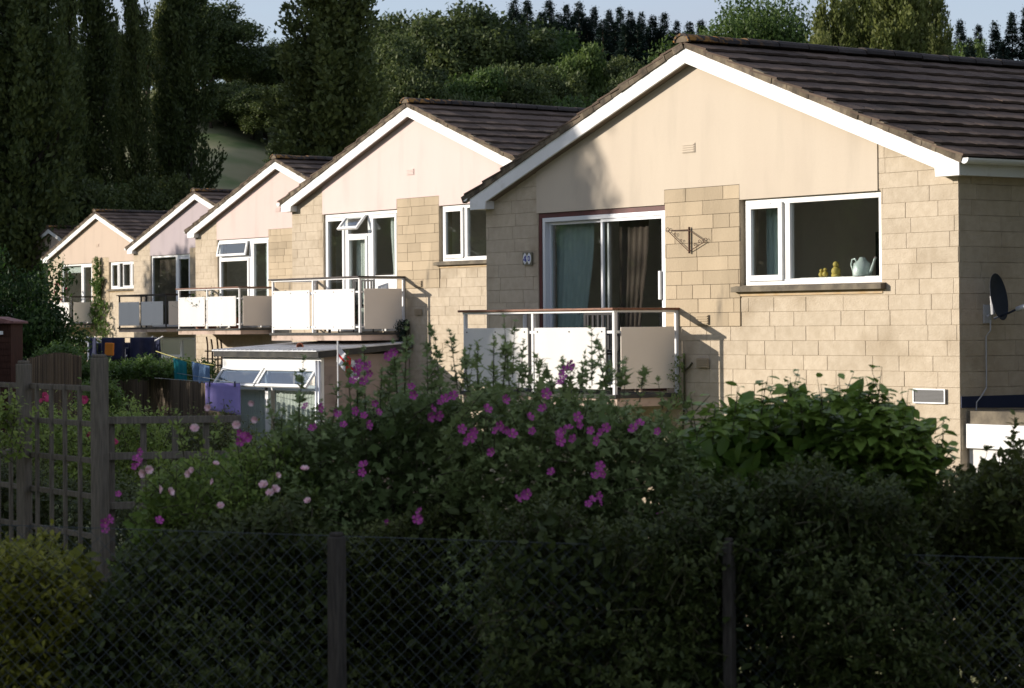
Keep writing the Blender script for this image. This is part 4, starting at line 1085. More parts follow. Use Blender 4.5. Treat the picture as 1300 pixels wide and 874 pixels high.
# the wood
wood = [(497, 30, 178, 'wood_b', .9, 'pale green tree right of the broad poplar'), (520, 2, 190, 'wood_a', .8, 'tall crown with a gap of sky on its left'),
 (560, -8, 186, 'wood_b', 1., 'big dense crown above the second gable apex'), (600, -2, 192, 'wood_a', .9, 'big crown left of the wood centre'),
 (640, 4, 188, 'wood_b', 1., 'dark tree at the centre of the wood skyline'), (678, 8, 190, 'wood_c', .9, 'lighter rounded tree before the conifers'),
 (590, 60, 160, 'wood_c', .85, 'paler tree low in the middle of the wood'), (530, 60, 158, 'wood_b', .8, 'dark tree behind the apex of the second house'),
 (648, 70, 162, 'wood_a', .75, 'dark tree above the second house ridge'), (735, 28, 176, 'wood_c', .62, 'tall drooping birch like tree before the conifers'),
 (700, 60, 168, 'wood_b', .8, 'deep green tree beside the birch like one'), (790, 50, 178, 'wood_b', .8, 'dark tree below the conifer row'),
 (765, 90, 140, 'wood_c', .8, 'bright ash like tree over the big roof slope'), (820, 75, 168, 'wood_a', .7, 'small tree close to the big gable apex'),
 (470, 20, 172, 'wood_b', .9, 'dim tree behind the right edge of the broad poplar'), (845, 90, 120, 'wood_c', .5, 'small light tree touching the big roof verge'),
 (610, 105, 120, 'wood_a', .55, 'dark low tree right behind the second house ridge'), (560, 100, 118, 'wood_b', .5, 'dark low tree behind the lichened apex')]
for px, y, d, k, sx, lb in wood: ptree(k, px, y, d, lb, sxy=sx, group='broadleaf trees of the wood')
for i, (px, y, d) in enumerate([(690, 100, 112), (722, 92, 110), (752, 108, 108)]):
    ptree('wood_c', px, y, d, ['bright bamboo green bush left of three on the second house ridge', 'tallest bright green bush on the second house ridge', 'small bright green bush beside the big roof verge'][i], name='bush', cat='bush', sxy=.45)
# conifers
cp = [(655, 2), (672, -4), (700, -2), (722, 4), (738, 0), (757, 8), (776, 14), (790, 10), (803, 16), (817, 12), (832, 20), (846, 17), (862, 24), (878, 28), (893, 24), (908, 34), (985, 28), (1002, 38), (1020, 42)]
ordn = ['first', 'second', 'third', 'fourth', 'fifth', 'sixth', 'seventh', 'eighth', 'ninth', 'tenth', 'eleventh', 'twelfth', 'thirteenth', 'fourteenth', 'fifteenth', 'sixteenth', 'seventeenth', 'eighteenth', 'nineteenth']
for i, (px, y) in enumerate(cp):
    ptree(('conifer_a', 'conifer_b', 'conifer_c')[(i*2+i//3) % 3], px, y+RNG.uniform(-4, 4), 222+RNG.uniform(-8, 8), 'dark spiky conifer, %s from the left in the skyline row' % ordn[i], name='conifer_tree', group='conifers on the skyline', sxy=RNG.uniform(1.0, 1.3))
for i, (px, y) in enumerate([(1222, 24), (1245, 30), (1266, 26), (1288, 14), (1306, 6), (1234, 48), (1276, 50)]):
    ptree(('conifer_c', 'conifer_b', 'conifer_a')[i % 3], px, y, 186 if i < 5 else 172, 'dark conifer right of the pale poplar clump, %s' % ['nearest to it', 'second along', 'third along', 'next to the frame edge', 'cut by the frame edge', 'low front one by the clump', 'low front one by the edge'][i], name='conifer_tree', group='conifers on the right', sxy=1.05)
ptree('wood_c', 1215, 18, 176, 'pale tree top poking out of the right hand conifers', sxy=.5)
ptree('oak', 945, -22, 168, 'big open crowned oak above the main roof ridge', name='oak_tree', sxy=.75)
ptree('wood_a', 905, 45, 176, 'dark low tree left of the open crowned oak', sxy=.7); ptree('wood_b', 1000, 52, 180, 'dark low tree right of the open crowned oak', sxy=.7)
for i, (px, y, d, s_) in enumerate([(1062, -30, 138, .75), (1100, -60, 141, .8), (1140, -66, 137, .8), (1176, -45, 142, .75), (1046, 20, 134, .5), (1196, 10, 139, .5)]):
    ptree('poplar_y', px, y, d, 'sunlit pale poplar of the clump right of the oak, %s' % ['leftmost tall stem', 'second tall stem', 'tallest stem', 'rightmost tall stem', 'low left skirt', 'low right skirt'][i], name='poplar_tree', group='pale poplars in a clump', sxy=s_)
# small near tree over the last house
def near_tree():
    me, C0 = crown_broad(31, R=1.42, H=3.4, nl=20000, size=.085, m=M['leaf_haw'], nb=40, base=.22, irregular=.35)
    p = at(8, 392, 50); p.z = -2.5
    E_ = empty('hawthorn_tree', p, 'small dense hawthorn like tree covering the left end of the last house', 'tree')
    E_.scale = (1, 1, 1.38); link('crown', me, E_); link('trunk', trunk_mesh(C0, 3.4, .09, 31), E_)
near_tree()
# trees out of frame on the sunny side: their shade lies over the gardens
def shade(key, r, d, ztop, lb, sxy=1.): tree(key, r, d, ztop, lb, sxy=sxy, name='tree_beyond_the_frame', group='trees standing left of the view')
for i, (r, d, zt__) in enumerate([(-19, 0, 8.2), (-20, 4, 8.6), (-21, 8, 8.8), (-20, 12, 8.6), (-21, 16, 8.4), (-21, 20.2, 7.2)]):
    shade('wood_a' if i % 2 else 'wood_b', r, d, zt__, 'leafy tree left of or behind the viewpoint', .85)
for i in range(26): shade('wood_b' if i % 2 else 'wood_a', -46-3*math.sin(i*2.1), -24+i*6.5, 5.6+1.2*math.sin(i*1.7), 'unseen tree added far left to darken the window reflections', 1.3)  # unseen tree row added so the windows reflect dark foliage, not glowing sky
shade('wood_a', -17.5, 32.15, 8.8, 'slim tree shading the left end of the nearest house', .46)
shade('wood_a', -27, 73.4, 7.4, 'tree shading the lilac house', .62)
for i, d in enumerate((36, 40.5, 45, 49.5, 54, 59, 64)): shade('wood_c', -17.5, d, (2.9, 3.3, 3.1, 3.2, 3.0, 2.9, 3.0)[i]+.3*(i % 2), 'garden bush left of the view', 1.25)
for i, (r, d, z) in enumerate([(-34, 104, 24), (-36, 112, 26), (-38, 120, 27), (-33, 128, 28), (-44, 108, 25), (-46, 124, 28), (-30, 98, 12), (-52, 140, 30), (-58, 150, 32)]):
    shade('poplar_fat', r, d, z, 'poplar left of the view', 1.3)

# ---- shoots, the building stuff of every shrub
class Shrub:
    def __init__(s, seed): s.g = rs(seed); s.P = []; s.D = []; s.N = []; s.S = []; s.T = []; s.st = MB()
    def shoot(s, base, dr, ln, n, size, r=.004, droop=0., tb=0., spread=.9, stem=True, flat=0.):
        g = s.g; base = np.array(base, float); dr = unit(np.array(dr, float)); t = np.sort(g.uniform(.05, 1, n)); t[-1] = 1
        side = unit(np.cross(dr, g.normal(size=3))); up2 = np.cross(dr, side); a = np.arange(n)*2.4+g.uniform(0, 6)
        rad_ = np.cos(a)[:, None]*side+np.sin(a)[:, None]*up2
        bend = np.array([0, 0, -droop])
        c = base+dr*ln*t[:, None]+bend*(t[:, None]**2)*ln
        ld = dr*.45*(1-flat)+rad_*spread*np.array([1, 1, 1-flat])+np.array([0, 0, .05-.25*flat])+g.normal(size=(n, 3))*.2
        nn = np.array([0, 0, .8])+dr*.5-rad_*.2+g.normal(size=(n, 3))*.3
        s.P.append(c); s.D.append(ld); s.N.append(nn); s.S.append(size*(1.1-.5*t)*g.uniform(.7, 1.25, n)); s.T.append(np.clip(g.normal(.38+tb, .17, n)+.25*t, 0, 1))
        if stem: s.st.tube([base, base+dr*ln*.5+bend*.25*ln, base+dr*ln+bend*ln], [r, r*.8, r*.4], 4, cap=False)
    def finish(s, parent, m, tmpl, stemm='stemgreen', name='foliage'):
        P, D, N_, S, T = map(np.concatenate, (s.P, s.D, s.N, s.S, s.T)); o = np.array(parent.location)
        link(name, leafmesh(name, m, P-o, N_, D, S, T, tmpl), parent)
        s.st.v = [tuple(np.array(v)-o) for v in s.st.v]
        s.st.build('stems', M[stemm], parent)
M['stemgreen'] = mat('shrub_stem', (.07,.075,.035), .8, (.06,.05,.03), 8)
M['stembrown'] = mat('woody_stem', (.06,.045,.032), .9)
M['leaf_mallow'] = leafmat('mallow_leaf', (.125,.18,.055), (.30,.36,.14), .3)
M['leaf_rose'] = leafmat('rose_leaf', (.10,.17,.03), (.29,.36,.08), .35)
M['leaf_big'] = leafmat('sun_toned_shrub_leaf', (.115,.20,.030), (.34,.44,.085), .3, .4, .4)  # brightened leaf tones stand in for soft sun on the tips
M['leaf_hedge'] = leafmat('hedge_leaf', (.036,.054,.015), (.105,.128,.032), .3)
M['leaf_yellow'] = leafmat('golden_leaf', (.13,.15,.02), (.30,.29,.04), .4)
M['leaf_ivy'] = leafmat('ivy_leaf', (.05,.10,.018), (.13,.20,.04), .3)
M['petal_mallow'] = mat('magenta_petal', (.27,.03,.19), .7, (.40,.07,.28), 30, tint=.45)
M['petal_rose'] = mat('pale_rose_petal', (.72,.42,.47), .6, (.78,.62,.62), 30, tint=.2)
M['petal_pink'] = mat('deep_pink_petal', (.48,.05,.14), .6, tint=.3)
M['petal_centre'] = mat('flower_centre', (.55,.42,.22), .7)
# top outline of the foreground planting, photo pixels
PRO = [(-60, 690), (0, 690), (110, 660), (140, 600), (180, 585), (230, 560), (280, 552), (330, 532), (380, 520), (420, 512), (470, 492), (520, 482), (570, 472), (640, 478), (700, 490), (760, 492), (820, 512), (870, 530), (920, 525), (960, 510), (1040, 498), (1120, 505), (1165, 530), (1205, 590), (1250, 592), (1300, 580), (1360, 570)]
def prof(px):
    for (a, b), (c, d) in zip(PRO, PRO[1:]):
        if a <= px <= c: return b+(d-b)*(px-a)/(c-a)
    return 600
def mass(label, name, px0, px1, d0, mat_, tmpl, size, nshoot, lnr, nleaf, seed, top=lambda p: 0, bottom=2.4, thick=1.0, fillk=1.0, edge=.35, tb=0., cat='shrub', stemm='stembrown', droop=.15, floor=None, flat=0., dens_top=.35, lean=0.):
    sh = Shrub(seed); g = sh.g
    E_ = empty(name, low(rd((px0+px1-1300)/2/FPX*d0, d0+thick/2), -bottom), label, cat)
    for i in range(int(nshoot*1.9)):
        px = g.uniform(px0, px1); e = min(1, min(px-px0, px1-px)/((px1-px0)*.18)+.25)
        dd = d0+thick*g.uniform(0, 1)**1.5
        zt_ = zt(px, prof(px)+top(px), d0)
        zt_ -= (1-e)*edge
        dep = (g.uniform(0, 1)**(1.0+dens_top))
        z = zt_-.06-dep*(zt_+(bottom if floor is None else floor)-.1)
        # bulging front surface
        bul = .18*math.sin(px*.021+seed)+.12*math.sin(z*7+px*.013)
        dd += bul+.25*min(1, (zt_-z)*1.2)*(-.6)+.15
        b_ = np.array(rd((px-650)/FPX*d0, dd, z))
        front = 1-((dd-d0)/thick)
        dr = np.array(HF)*(-.55*front+.2)+np.array([0, 0, g.uniform(.15, 1.0) if z < zt_-.25 else g.uniform(.7, 1.3)])+np.array(HR)*g.normal(0, .5)
        ln = g.uniform(*lnr)
        sh.shoot(b_-unit(dr)*ln*.7, dr, ln, nleaf, size, tb=tb+g.uniform(-.12, .12), droop=droop, stem=(i % 3 == 0), flat=flat)
    # older, larger leaves in the heart of the bush
    nf = int((px1-px0)*fillk*16)
    pxs = g.uniform(px0+8, px1-8, nf); P_ = np.zeros((nf, 3))
    for i in range(nf):
        e = min(1, min(pxs[i]-px0, px1-pxs[i])/((px1-px0)*.18)+.25)
        zt_ = zt(pxs[i], prof(pxs[i])+top(pxs[i]), d0)-(1-e)*edge-.10-.06*math.sin(pxs[i]*.09+seed)
        bt = bottom if floor is None else floor
        P_[i] = rd((pxs[i]-650)/FPX*d0, d0+thick*g.uniform(.15, 1.0), zt_-g.uniform(0, 1)*(zt_+bt))
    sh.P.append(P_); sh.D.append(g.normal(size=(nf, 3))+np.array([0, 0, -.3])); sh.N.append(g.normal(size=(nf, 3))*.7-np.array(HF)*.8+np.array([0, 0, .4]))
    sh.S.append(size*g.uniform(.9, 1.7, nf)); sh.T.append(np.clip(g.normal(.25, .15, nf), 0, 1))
    # main stems from the ground
    for i in range(10):
        px = g.uniform(px0+10, px1-10); zt_ = zt(px, prof(px)+top(px), d0)
        b_ = rd((px-650+g.normal(0, 15))/FPX*d0, d0+thick*.6, -bottom); e_ = rd((px-650)/FPX*d0, d0+thick*.5, zt_-.15)
        sh.st.tube([b_, b_.lerp(e_, .5)+Vector((g.normal(0, .04), g.normal(0, .04), 0)), e_], [.014, .010, .004], 5, cap=False)
    return E_, sh
def spikes(sh, items, d0, size, seed=0, n=16):
    """tall leafy shoots standing out of the mass: (px, ytop, ybase)"""
    g = sh.g
    for px, yt, yb in items:
        p = np.array(at(px+g.normal(0, 4), yb, d0+g.uniform(-.1, .25))); q = np.array(at(px+g.normal(0, 6), yt, d0+g.uniform(-.15, .15))); v = q-p; L_ = np.linalg.norm(v)
        sh.shoot(p, v, L_, int(n*.65*L_/.25)+4, size*1.15, r=.0035, tb=.22, droop=g.uniform(-.1, .1))
        for k in range(int(L_/.10)):
            t = g.uniform(.0, .85); sh.shoot(p+v*t, unit(v)*.5+g.normal(size=3)*.7, g.uniform(.05, .18)*(1.1-t), 5, size*.95, r=.002, tb=.2, stem=True)
        # bud cluster at the tip
        sh.shoot(q-unit(v)*.03, v, .035, 7, size*.5, r=.003, tb=.1, stem=False)
def flower_mesh(seed, m, r=.036, petals=5, cup=.45, rows=1):
    g = rs(seed); b = MB()
    for row in range(rows):
        rr = r*(1-.28*row); cu = cup+.35*row
        for k in range(petals):
            a = 2*math.pi*(k+.5*row)/petals; ux, uy = math.cos(a), math.sin(a); wx, wy = -uy, ux; tn = g.uniform(.2, .9)
            def q(f, w, z): return ((ux*f+wx*w)*rr, (uy*f+wy*w)*rr, z*rr)
            vs = [q(.05, 0, 0), q(.45, .28, cu*.35), q(.9, .42, cu*.75), q(1.05, .12, cu*.8), q(.98, 0, cu*.72), q(1.05, -.12, cu*.85), q(.9, -.42, cu*.7), q(.45, -.28, cu*.4), q(.55, 0, cu*.3)]
            b.add(vs, [(0, 1, 8), (1, 2, 8), (2, 3, 8), (3, 4, 8), (4, 5, 8), (5, 6, 8), (6, 7, 8), (7, 0, 8)], tn)
    b.sphere((0, 0, r*.18), r*.14, 6, 4, .5, 1)
    return b.mesh('flower', [M[m], M['petal_centre']], True)
FM = [flower_mesh(i, 'petal_mallow', .037, 5, .35+.25*i) for i in range(3)]
FR = [flower_mesh(10+i, 'petal_rose', .026, 6, .9, 3) for i in range(2)]
FP = [flower_mesh(20, 'petal_pink', .034, 6, .7, 2)]
def flowers(parent, items, d0, meshes, g, sc=1.0, jit=.12):
    for (px, py) in items:
        p = at(px, py, d0+g.uniform(-jit, jit)); s_ = sc*g.uniform(.75, 1.15)
        o = link('flower', meshes[g.randint(len(meshes))], parent, p-parent.location)
        v = (-HF*g.uniform(.3, 1.)+HR*g.normal(0, .5)+Vector((0, 0, g.uniform(-.1, .7)))).normalized()
        o.rotation_euler = v.to_track_quat('Z', 'Y').to_euler(); o.scale = (s_,)*3
g0 = rs(77)
# mallow, left bush
E1, s1 = mass('tall mallow bush with magenta flowers, left of the two, before the conservatory', 'mallow_bush', 322, 600, 13.2, None, TL, .055, 900, (.14, .30), 13, 41, thick=1.0, cat='mallow')
spikes(s1, [(440, 447, 520), (455, 462, 530), (480, 470, 520), (497, 452, 510), (513, 408, 500), (503, 432, 500), (536, 440, 500), (548, 415, 500), (565, 428, 500), (577, 420, 495), (388, 505, 560), (382, 456, 520), (420, 490, 540), (590, 440, 500), (468, 440, 520), (410, 510, 560), (362, 520, 560), (345, 512, 570)], 13.2, .055)
s1.finish(E1, M['leaf_mallow'], TL)
flowers(E1, [(452, 470), (457, 478), (463, 485), (448, 483), (468, 466), (470, 474), (455, 462), (522, 492), (526, 502), (500, 447), (492, 452), (388, 516), (406, 518), (430, 527), (452, 522), (462, 528), (436, 540), (424, 524), (548, 520), (556, 528), (545, 530), (565, 508), (576, 503), (560, 512), (467, 540), (312, 556), (306, 550), (398, 545), (475, 512), (480, 524), (462, 592), (460, 600), (492, 664), (533, 650), (537, 658), (529, 660), (586, 545)], 12.95, FM, g0, .68)
# mallow, right bush
E2, s2 = mass('wide mallow bush with magenta flowers, right of the two, before the nearest balcony', 'mallow_bush', 560, 905, 13.0, None, TL, .055, 1150, (.14, .30), 13, 42, thick=1.1, cat='mallow')
spikes(s2, [(612, 440, 500), (625, 428, 490), (645, 412, 490), (640, 440, 490), (660, 432, 500), (672, 450, 500), (690, 455, 500), (712, 455, 505), (702, 462, 500), (747, 422, 490), (762, 432, 495), (772, 440, 500), (738, 460, 500), (785, 470, 510), (815, 470, 510), (835, 480, 520), (800, 455, 505), (598, 450, 500), (722, 470, 510), (655, 415, 480), (870, 500, 540), (850, 505, 540)], 13.0, .055)
s2.finish(E2, M['leaf_mallow'], TL)
flowers(E2, [(598, 555), (594, 561), (602, 549), (636, 541), (642, 546), (631, 548), (716, 550), (722, 545), (728, 558), (711, 560), (735, 540), (708, 552), (733, 530), (718, 470), (722, 464), (714, 478), (711, 486), (690, 520), (770, 543), (765, 550), (758, 560), (750, 547), (805, 545), (812, 538), (835, 548), (676, 548), (650, 552), (672, 530), (663, 630), (657, 634), (670, 628), (760, 598), (755, 606), (766, 602), (762, 592), (752, 634), (759, 630), (747, 640), (760, 638), (689, 660), (686, 655), (724, 668), (728, 690), (722, 684), (762, 672), (757, 678), (803, 662), (838, 655), (775, 711), (795, 711), (822, 718), (830, 715), (835, 722), (708, 745), (687, 742), (700, 768), (872, 708), (618, 520), (640, 508), (693, 500), (700, 600), (625, 575)], 12.62, FM, g0, .68)
# rose bush
E3, s3 = mass('light green rose bush with small pale pink roses, right of the tall post', 'rose_bush', 138, 400, 13.0, None, TO, .042, 1000, (.12, .28), 13, 43, thick=1.0, cat='rose bush', stemm='stembrown', top=lambda p: 12)
spikes(s3, [(232, 520, 580), (262, 530, 585), (300, 545, 600), (205, 575, 620), (180, 590, 640), (345, 560, 610), (250, 560, 600), (320, 545, 600)], 13.0, .040)
s3.finish(E3, M['leaf_rose'], TO)
flowers(E3, [(240, 602), (244, 598), (280, 643), (183, 601), (188, 597), (343, 627), (349, 622), (271, 612), (274, 590), (265, 518), (387, 597), (352, 604), (335, 617), (391, 637), (207, 621), (215, 625), (247, 545), (300, 540), (324, 533), (320, 512)], 12.72, FR, g0, .78)
flowers(E3, [(173, 583), (176, 574), (172, 592), (178, 588), (150, 628), (134, 664), (138, 660), (133, 672), (202, 661), (310, 553), (305, 560), (315, 556)], 12.7, FM, g0, .6)
# broad leaved shrub
E4, s4 = mass('glossy broad leaved shrub with large pointed leaves before the nearest lit wall', 'broadleaf_shrub', 868, 1218, 13.1, None, TO, .105, 620, (.18, .36), 8, 44, thick=1.0, cat='shrub', floor=1.45, flat=.8, tb=.08)
g4 = s4.g
for (px, yt, yb) in [(885, 500, 560), (905, 512, 560), (930, 490, 550), (965, 483, 550), (985, 496, 550), (1005, 480, 540), (1020, 492, 545), (1045, 488, 540), (1068, 474, 530), (1090, 490, 540), (1112, 466, 530), (1106, 480, 540), (1128, 500, 550), (1150, 520, 570), (1168, 515, 570), (1180, 540, 590), (1195, 530, 590), (950, 505, 560)]:
    p = np.array(at(px, yb, 13.1)); q = np.array(at(px+g4.normal(0, 5), yt, 13.1)); v = q-p; L_ = np.linalg.norm(v)
    s4.shoot(p, v, L_, 11, .115, r=.004, tb=.3, flat=.9)
    for k_ in range(3): s4.shoot(p+v*g4.uniform(0, .6), unit(v)+g4.normal(size=3)*.5, g4.uniform(.1, .2), 5, .10, r=.003, tb=.3, flat=.8)
s4.finish(E4, M['leaf_big'], TO)
# clipped dark hedge
E5, s5 = mass('dense dark small leaved hedge below the broad leaved shrub', 'garden_hedge', 830, 1205, 11.78, None, TO, .045, 2300, (.10, .24), 12, 45, thick=1.0, cat='hedge', top=lambda p: 92+14*math.sin(p*.047)+9*math.sin(p*.13+1)+7*math.sin(p*.31), tb=-.05, edge=.12)
s5.finish(E5, M['leaf_hedge'], TO)
E5c, s5c = mass('dark hedge at the right edge behind the visible chain link', 'garden_hedge', 1175, 1420, 12.7, None, TO, .045, 900, (.10, .24), 12, 55, thick=1.0, cat='hedge', top=lambda p: 5+10*math.sin(p*.07)+6*math.sin(p*.19), tb=-.05)
s5c.finish(E5c, M['leaf_hedge'], TO)
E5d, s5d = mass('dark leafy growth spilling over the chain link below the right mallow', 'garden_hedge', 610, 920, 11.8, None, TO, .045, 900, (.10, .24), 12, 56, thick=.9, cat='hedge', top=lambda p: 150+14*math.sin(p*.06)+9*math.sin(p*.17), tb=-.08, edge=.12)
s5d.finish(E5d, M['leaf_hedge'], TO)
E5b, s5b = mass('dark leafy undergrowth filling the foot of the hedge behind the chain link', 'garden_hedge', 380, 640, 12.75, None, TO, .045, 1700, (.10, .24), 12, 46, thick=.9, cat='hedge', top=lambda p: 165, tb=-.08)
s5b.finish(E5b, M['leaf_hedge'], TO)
# far right sprays
E6, s6 = mass('upright dark spray of rounded leaves at the right edge before the garage', 'rounded_leaf_shrub', 1236, 1330, 12.7, None, TO, .06, 150, (.14, .3), 9, 47, thick=.6, top=lambda p: -5, floor=1.6)
spikes(s6, [(1288, 532, 600), (1282, 545, 600), (1268, 575, 620), (1298, 560, 610), (1255, 590, 620), (1248, 568, 620)], 12.7, .065, n=9)
s6.finish(E6, M['leaf_hedge'], TO)
# golden shrub low left, and a climber on the trellis
E7, s7 = mass('golden green shrub low at the left below the trellis', 'golden_shrub', -60, 122, 12.6, None, TO, .06, 560, (.12, .30), 11, 48, thick=.8, top=lambda p: -6+9*math.sin(p*.14)+max(0, p-45)*1.5)
s7.finish(E7, M['leaf_yellow'], TO)
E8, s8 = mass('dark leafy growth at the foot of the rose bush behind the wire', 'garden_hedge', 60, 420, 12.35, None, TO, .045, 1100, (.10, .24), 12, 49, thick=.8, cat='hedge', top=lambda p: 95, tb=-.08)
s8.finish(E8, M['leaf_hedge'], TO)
def patch(label, name, px0, px1, y0, y1, d, m, tmpl, size, n, seed, cat='shrub', nleaf=11, ln=(.12, .3), thick=1.0, bottom=-2.6, tb=0., curve=20):
    sh = Shrub(seed); g = sh.g; E_ = empty(name, low(rd(((px0+px1)/2-650)/FPX*d, d), bottom), label, cat)
    for i in range(n):
        u = g.uniform(0, 1); px = px0+(px1-px0)*u; yt = y0+curve*(2*u-1)**2+ln[1]*.75*FPX/d+4*math.sin(px*.11+seed); y1 = max(y1, yt+12)
        py = yt+(y1-yt)*g.uniform(0, 1)**1.3; b_ = np.array(at(px, py, d+g.uniform(-.5, .5)*thick))
        dr = np.array([0, 0, g.uniform(.2, 1.2)])+np.array(HF)*-g.uniform(0, .7)+np.array(HR)*g.normal(0, .5); l_ = g.uniform(*ln)
        sh.shoot(b_, dr, l_, nleaf, size, tb=tb, stem=(i % 3 == 0))
    sh.finish(E_, M[m], tmpl); return E_
patch('leafy climber with yellowish leaves hanging over the left end of the trellis', 'garden_climber', -20, 26, 484, 590, 15.6, 'leaf_rose', TO, .05, 70, 50, 'climber', thick=.3)
gb = [('rose bed with deep pink roses seen through the trellis slats', 20, 125, 500, 640, 19, 'leaf_rose', .05, 620),
      ('green shrub behind the tall post', 118, 215, 500, 640, 20, 'leaf_rose', .05, 560),
      ('bronze tinted shrub below the lilac towel', 200, 320, 512, 640, 21, 'leaf_hedge', .05, 620),
      ('dark border plants left of the towel behind the low trellis', -40, 60, 560, 700, 17.5, 'leaf_hedge', .05, 500)]
EB = []
for i, (lb, a, b_, y0, y1, d, m, sz, n) in enumerate(gb):
    EB.append(patch(lb, 'garden_shrub', a, b_, y0, y1, d, m, TO, sz, n, 60+i, thick=1.6, ln=(.15, .35)))
flowers(EB[0], [(56, 504), (53, 510), (60, 507), (107, 508), (110, 512), (114, 553)], 18.2, FP, g0, .85)
flowers(EB[1], [(141, 560), (136, 555), (146, 563)], 18.9, FP, g0, .85)
patch('yellow green bush rising behind the short willow screen', 'garden_shrub', 45, 102, 432, 462, 46, 'leaf_ivy', TO, .10, 260, 70, thick=1.5, curve=14)
patch('dark weedy bush at the end of the long willow screen', 'garden_shrub', 96, 140, 446, 480, 50, 'leaf_ivy', TO, .10, 260, 71, thick=1.5)
patch('loose bush growing in front of the long willow screen near the tall post', 'garden_shrub', 112, 150, 470, 540, 30, 'leaf_ivy', TO, .07, 320, 74, thick=1.0)
patch('hedge of weeds along the top of the long willow screen', 'garden_hedge', 135, 245, 452, 478, 47, 'leaf_ivy', TO, .10, 520, 72, 'hedge', thick=2, curve=4)
patch('dark shrub below the last house balcony', 'garden_shrub', 50, 130, 418, 450, 70, 'leaf_wood', TO, .13, 320, 73, thick=2)
patch('sparse twiggy plant between the denim clothes and the pole trellis', 'garden_shrub', 250, 275, 450, 480, 50, 'leaf_ivy', TO, .08, 70, 75, thick=1)
# climbers on houses
def climber(h, pts, label, m='leaf_ivy', size=.10, seed=1, dens=26):
    sh = Shrub(seed); g = sh.g; O_ = HS[h][1]; E_ = empty('ivy', O_+Vector((pts[0][0], -.05, pts[0][1])), label, 'ivy')
    for (x0, z0, x1, z1, w) in pts[1:]:
        L_ = math.hypot(x1-x0, z1-z0)
        for i in range(int(L_*dens)):
            t = g.uniform(0, 1); ww = w*(1-.3*t); b_ = np.array(O_+Vector((x0+(x1-x0)*t+g.normal(0, ww/2.2), -.06-abs(g.normal(0, .10))*min(1, w*2), z0+(z1-z0)*t)))
            sh.shoot(b_, np.array([g.normal(0, .5), -.6, g.uniform(-.3, .8)]), g.uniform(.08, .2), 6, size, droop=.3, stem=False)
        sh.st.tube([O_+Vector((x0, -.03, z0)), O_+Vector(((x0+x1)/2+.03, -.035, (z0+z1)/2)), O_+Vector((x1, -.03, z1))], .012, 5)
    sh.finish(E_, M[m], TO)
climber(5, [(.1, -3.2), (.25, -3.1, .5, -.9, .9), (.5, -.9, .45, -.05, .75), (.15, -.05, .12, 1.5, .16), (.12, .3, .45, .8, .12), (.1, .2, -.25, .75, .10), (.0, -.9, .15, 0, .5)], 'ivy climbing the wall of the peach house between door and window', dens=60, size=.11, seed=3)
climber(1, [(-.25, -1.2), (-.23, -1.3, -.18, -.30, .10), (-.2, -.5, -.05, -.4, .10)], 'small creeper at the right foot of the nearest balcony', 'leaf_mallow', .045, 4, dens=40)
climber(2, [(-.2, -1.0), (-.20, -.95, -.15, -.55, .16)], 'dark tuft hanging at the right end of the second balcony', 'leaf_conifer', .06, 5, dens=150)
# pots on balconies
def potplant(h, x, y, z, label, m, n, size, hgt, meshes=None):
    O_ = HS[h][1]; E_ = empty('potted_plant', O_+Vector((x, y, z)), label, 'potted plant'); sh = Shrub(int(abs(x*100))+h); g = sh.g
    MB().lathe([(0, 0), (.10, 0), (.14, .22), (.155, .22), (.155, .25), (.12, .25), (.0, .23)], n=16).build('pot', M['terracotta'], E_, smooth=False)
    for i in range(n):
        sh.shoot(np.array(O_+Vector((x+g.normal(0, .05), y+g.normal(0, .05), z+.2))), np.array([g.normal(0, .6), g.normal(0, .6), 1]), hgt*g.uniform(.6, 1.1), 9, size, droop=.2)
    sh.finish(E_, M[m], TO)
    if meshes:
        for i in range(16):
            o = link('flower', meshes[0], E_, Vector((g.normal(0, .17), g.normal(0, .15), hgt*g.uniform(.6, 1.2)+.2))); o.rotation_euler = (g.uniform(.3, 1.2), 0, g.uniform(-1, 1)); o.scale = (1.6,)*3
potplant(3, -2.2, -.55, -.735, 'bushy green pot plant before the window of the pink house balcony', 'leaf_bright', 46, .10, .95)
potplant(3, -3.0, -.4, -.735, 'dry twiggy pot plant at the left of the pink house balcony', 'leaf_hedge', 26, .045, 1.1)
potplant(3, -1.6, -.3, -.735, 'smaller pot plant at the right of the pink house balcony', 'leaf_bright', 24, .08, .8)
potplant(5, -2.0, -.6, -.735, 'pot of bright pink flowers on the last house balcony rail', 'leaf_ivy', 22, .08, 1.0, FP)
potplant(2, -2.5, .42, -.70, 'leafy houseplant behind the left light of the second house door', 'leaf_bright', 18, .10, .9)

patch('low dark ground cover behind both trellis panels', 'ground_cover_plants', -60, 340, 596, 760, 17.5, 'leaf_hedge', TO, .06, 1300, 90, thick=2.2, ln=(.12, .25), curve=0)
shade('wood_a', 8.2, 21.5, 5.6, 'unseen tree added past the right edge to darken the side wall', .62)  # unseen trees added to keep sky light off the side wall
shade('wood_b', 10.2, 26.5, 6.5, 'unseen tree added past the right edge to darken the side wall', .8)

for i, (px, y) in enumerate([(664, 16), (690, 14), (712, 16), (730, 18), (748, 20), (768, 24), (784, 26), (797, 28), (812, 30), (826, 32), (840, 34), (856, 38), (872, 42), (890, 44), (1010, 46)]):
    ptree(('conifer_b', 'conifer_c', 'conifer_a')[i % 3], px, y, 212+RNG.uniform(-4, 4), 'dark conifer filling the lower rank of the skyline row, %s from the left' % ordn[i], name='conifer_tree', group='lower conifers on the skyline', sxy=1.35)
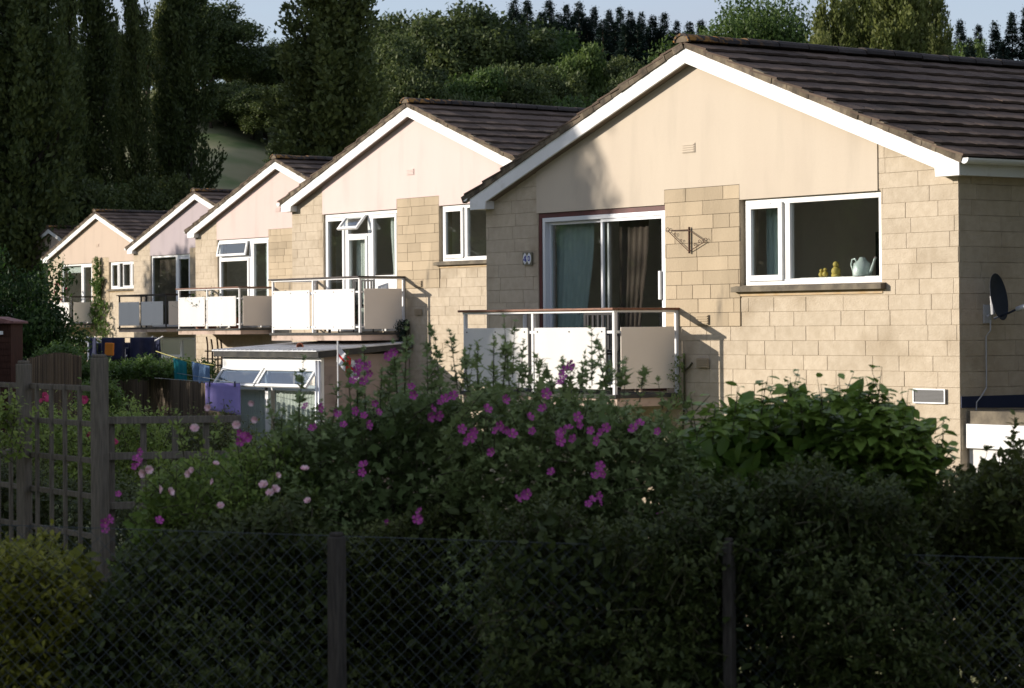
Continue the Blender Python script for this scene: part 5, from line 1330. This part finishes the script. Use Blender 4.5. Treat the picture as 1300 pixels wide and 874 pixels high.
# ------------------------------------------------------------------ light, sky, camera
SRC = Vector((-.604, -.755, .253)).normalized()
sun = bpy.data.lights.new('sun', 'SUN'); sun.energy = 3.5; sun.angle = rad(.6); sun.color = (1., .91, .80)
so = bpy.data.objects.new('sun', sun); COL.objects.link(so); so.rotation_euler = SRC.to_track_quat('Z', 'Y').to_euler()
w = bpy.data.worlds.new('World'); scene.world = w; w.use_nodes = True
nt = w.node_tree; bg = nt.nodes['Background']; sky = nt.nodes.new('ShaderNodeTexSky'); sky.sky_type = 'NISHITA'; sky.sun_disc = False
sky.sun_elevation = math.asin(SRC.z); sky.sun_rotation = math.atan2(SRC.x, SRC.y) % (2*math.pi)
sky.air_density = 1.0; sky.dust_density = .8; sky.ozone_density = 3.0; sky.altitude = 50
# thin grey veil of evening cloud over the clear sky
tc = nt.nodes.new('ShaderNodeTexCoord'); no_ = nt.nodes.new('ShaderNodeTexNoise'); no_.inputs['Scale'].default_value = 2.2; no_.inputs['Detail'].default_value = 5
mp_ = nt.nodes.new('ShaderNodeMapping'); mp_.inputs['Scale'].default_value = (1, 1, 5); nt.links.new(tc.outputs['Generated'], mp_.inputs[0]); nt.links.new(mp_.outputs[0], no_.inputs['Vector'])
mr_ = nt.nodes.new('ShaderNodeMapRange'); mr_.inputs[1].default_value = .3; mr_.inputs[2].default_value = .7; mr_.inputs[3].default_value = .45; mr_.inputs[4].default_value = .85; nt.links.new(no_.outputs['Fac'], mr_.inputs[0])
mx_ = nt.nodes.new('ShaderNodeMix'); mx_.data_type = 'RGBA'; nt.links.new(mr_.outputs[0], mx_.inputs[0]); nt.links.new(sky.outputs[0], mx_.inputs[6]); mx_.inputs[7].default_value = (2.0, 2.0, 2.35, 1)
nt.links.new(mx_.outputs[2], bg.inputs[0]); bg.inputs[1].default_value = .14
cam = bpy.data.cameras.new('camera'); co = bpy.data.objects.new('camera', cam); COL.objects.link(co); scene.camera = co
mw = Matrix((CR, CU, -CF)).transposed().to_4x4(); co.matrix_world = mw
cam.sensor_width = 36; cam.lens = 36*FPX/1300; cam.shift_y = -(437-392)/1300
cam.clip_start = .1; cam.clip_end = 4000
cam.dof.use_dof = True; cam.dof.focus_distance = 31; cam.dof.aperture_fstop = 6.3
scene.view_settings.view_transform = 'Standard'; scene.view_settings.look = 'None'; scene.view_settings.exposure = .9; scene.view_settings.gamma = 1
scene.cycles.max_bounces = 6; scene.cycles.transparent_max_bounces = 12
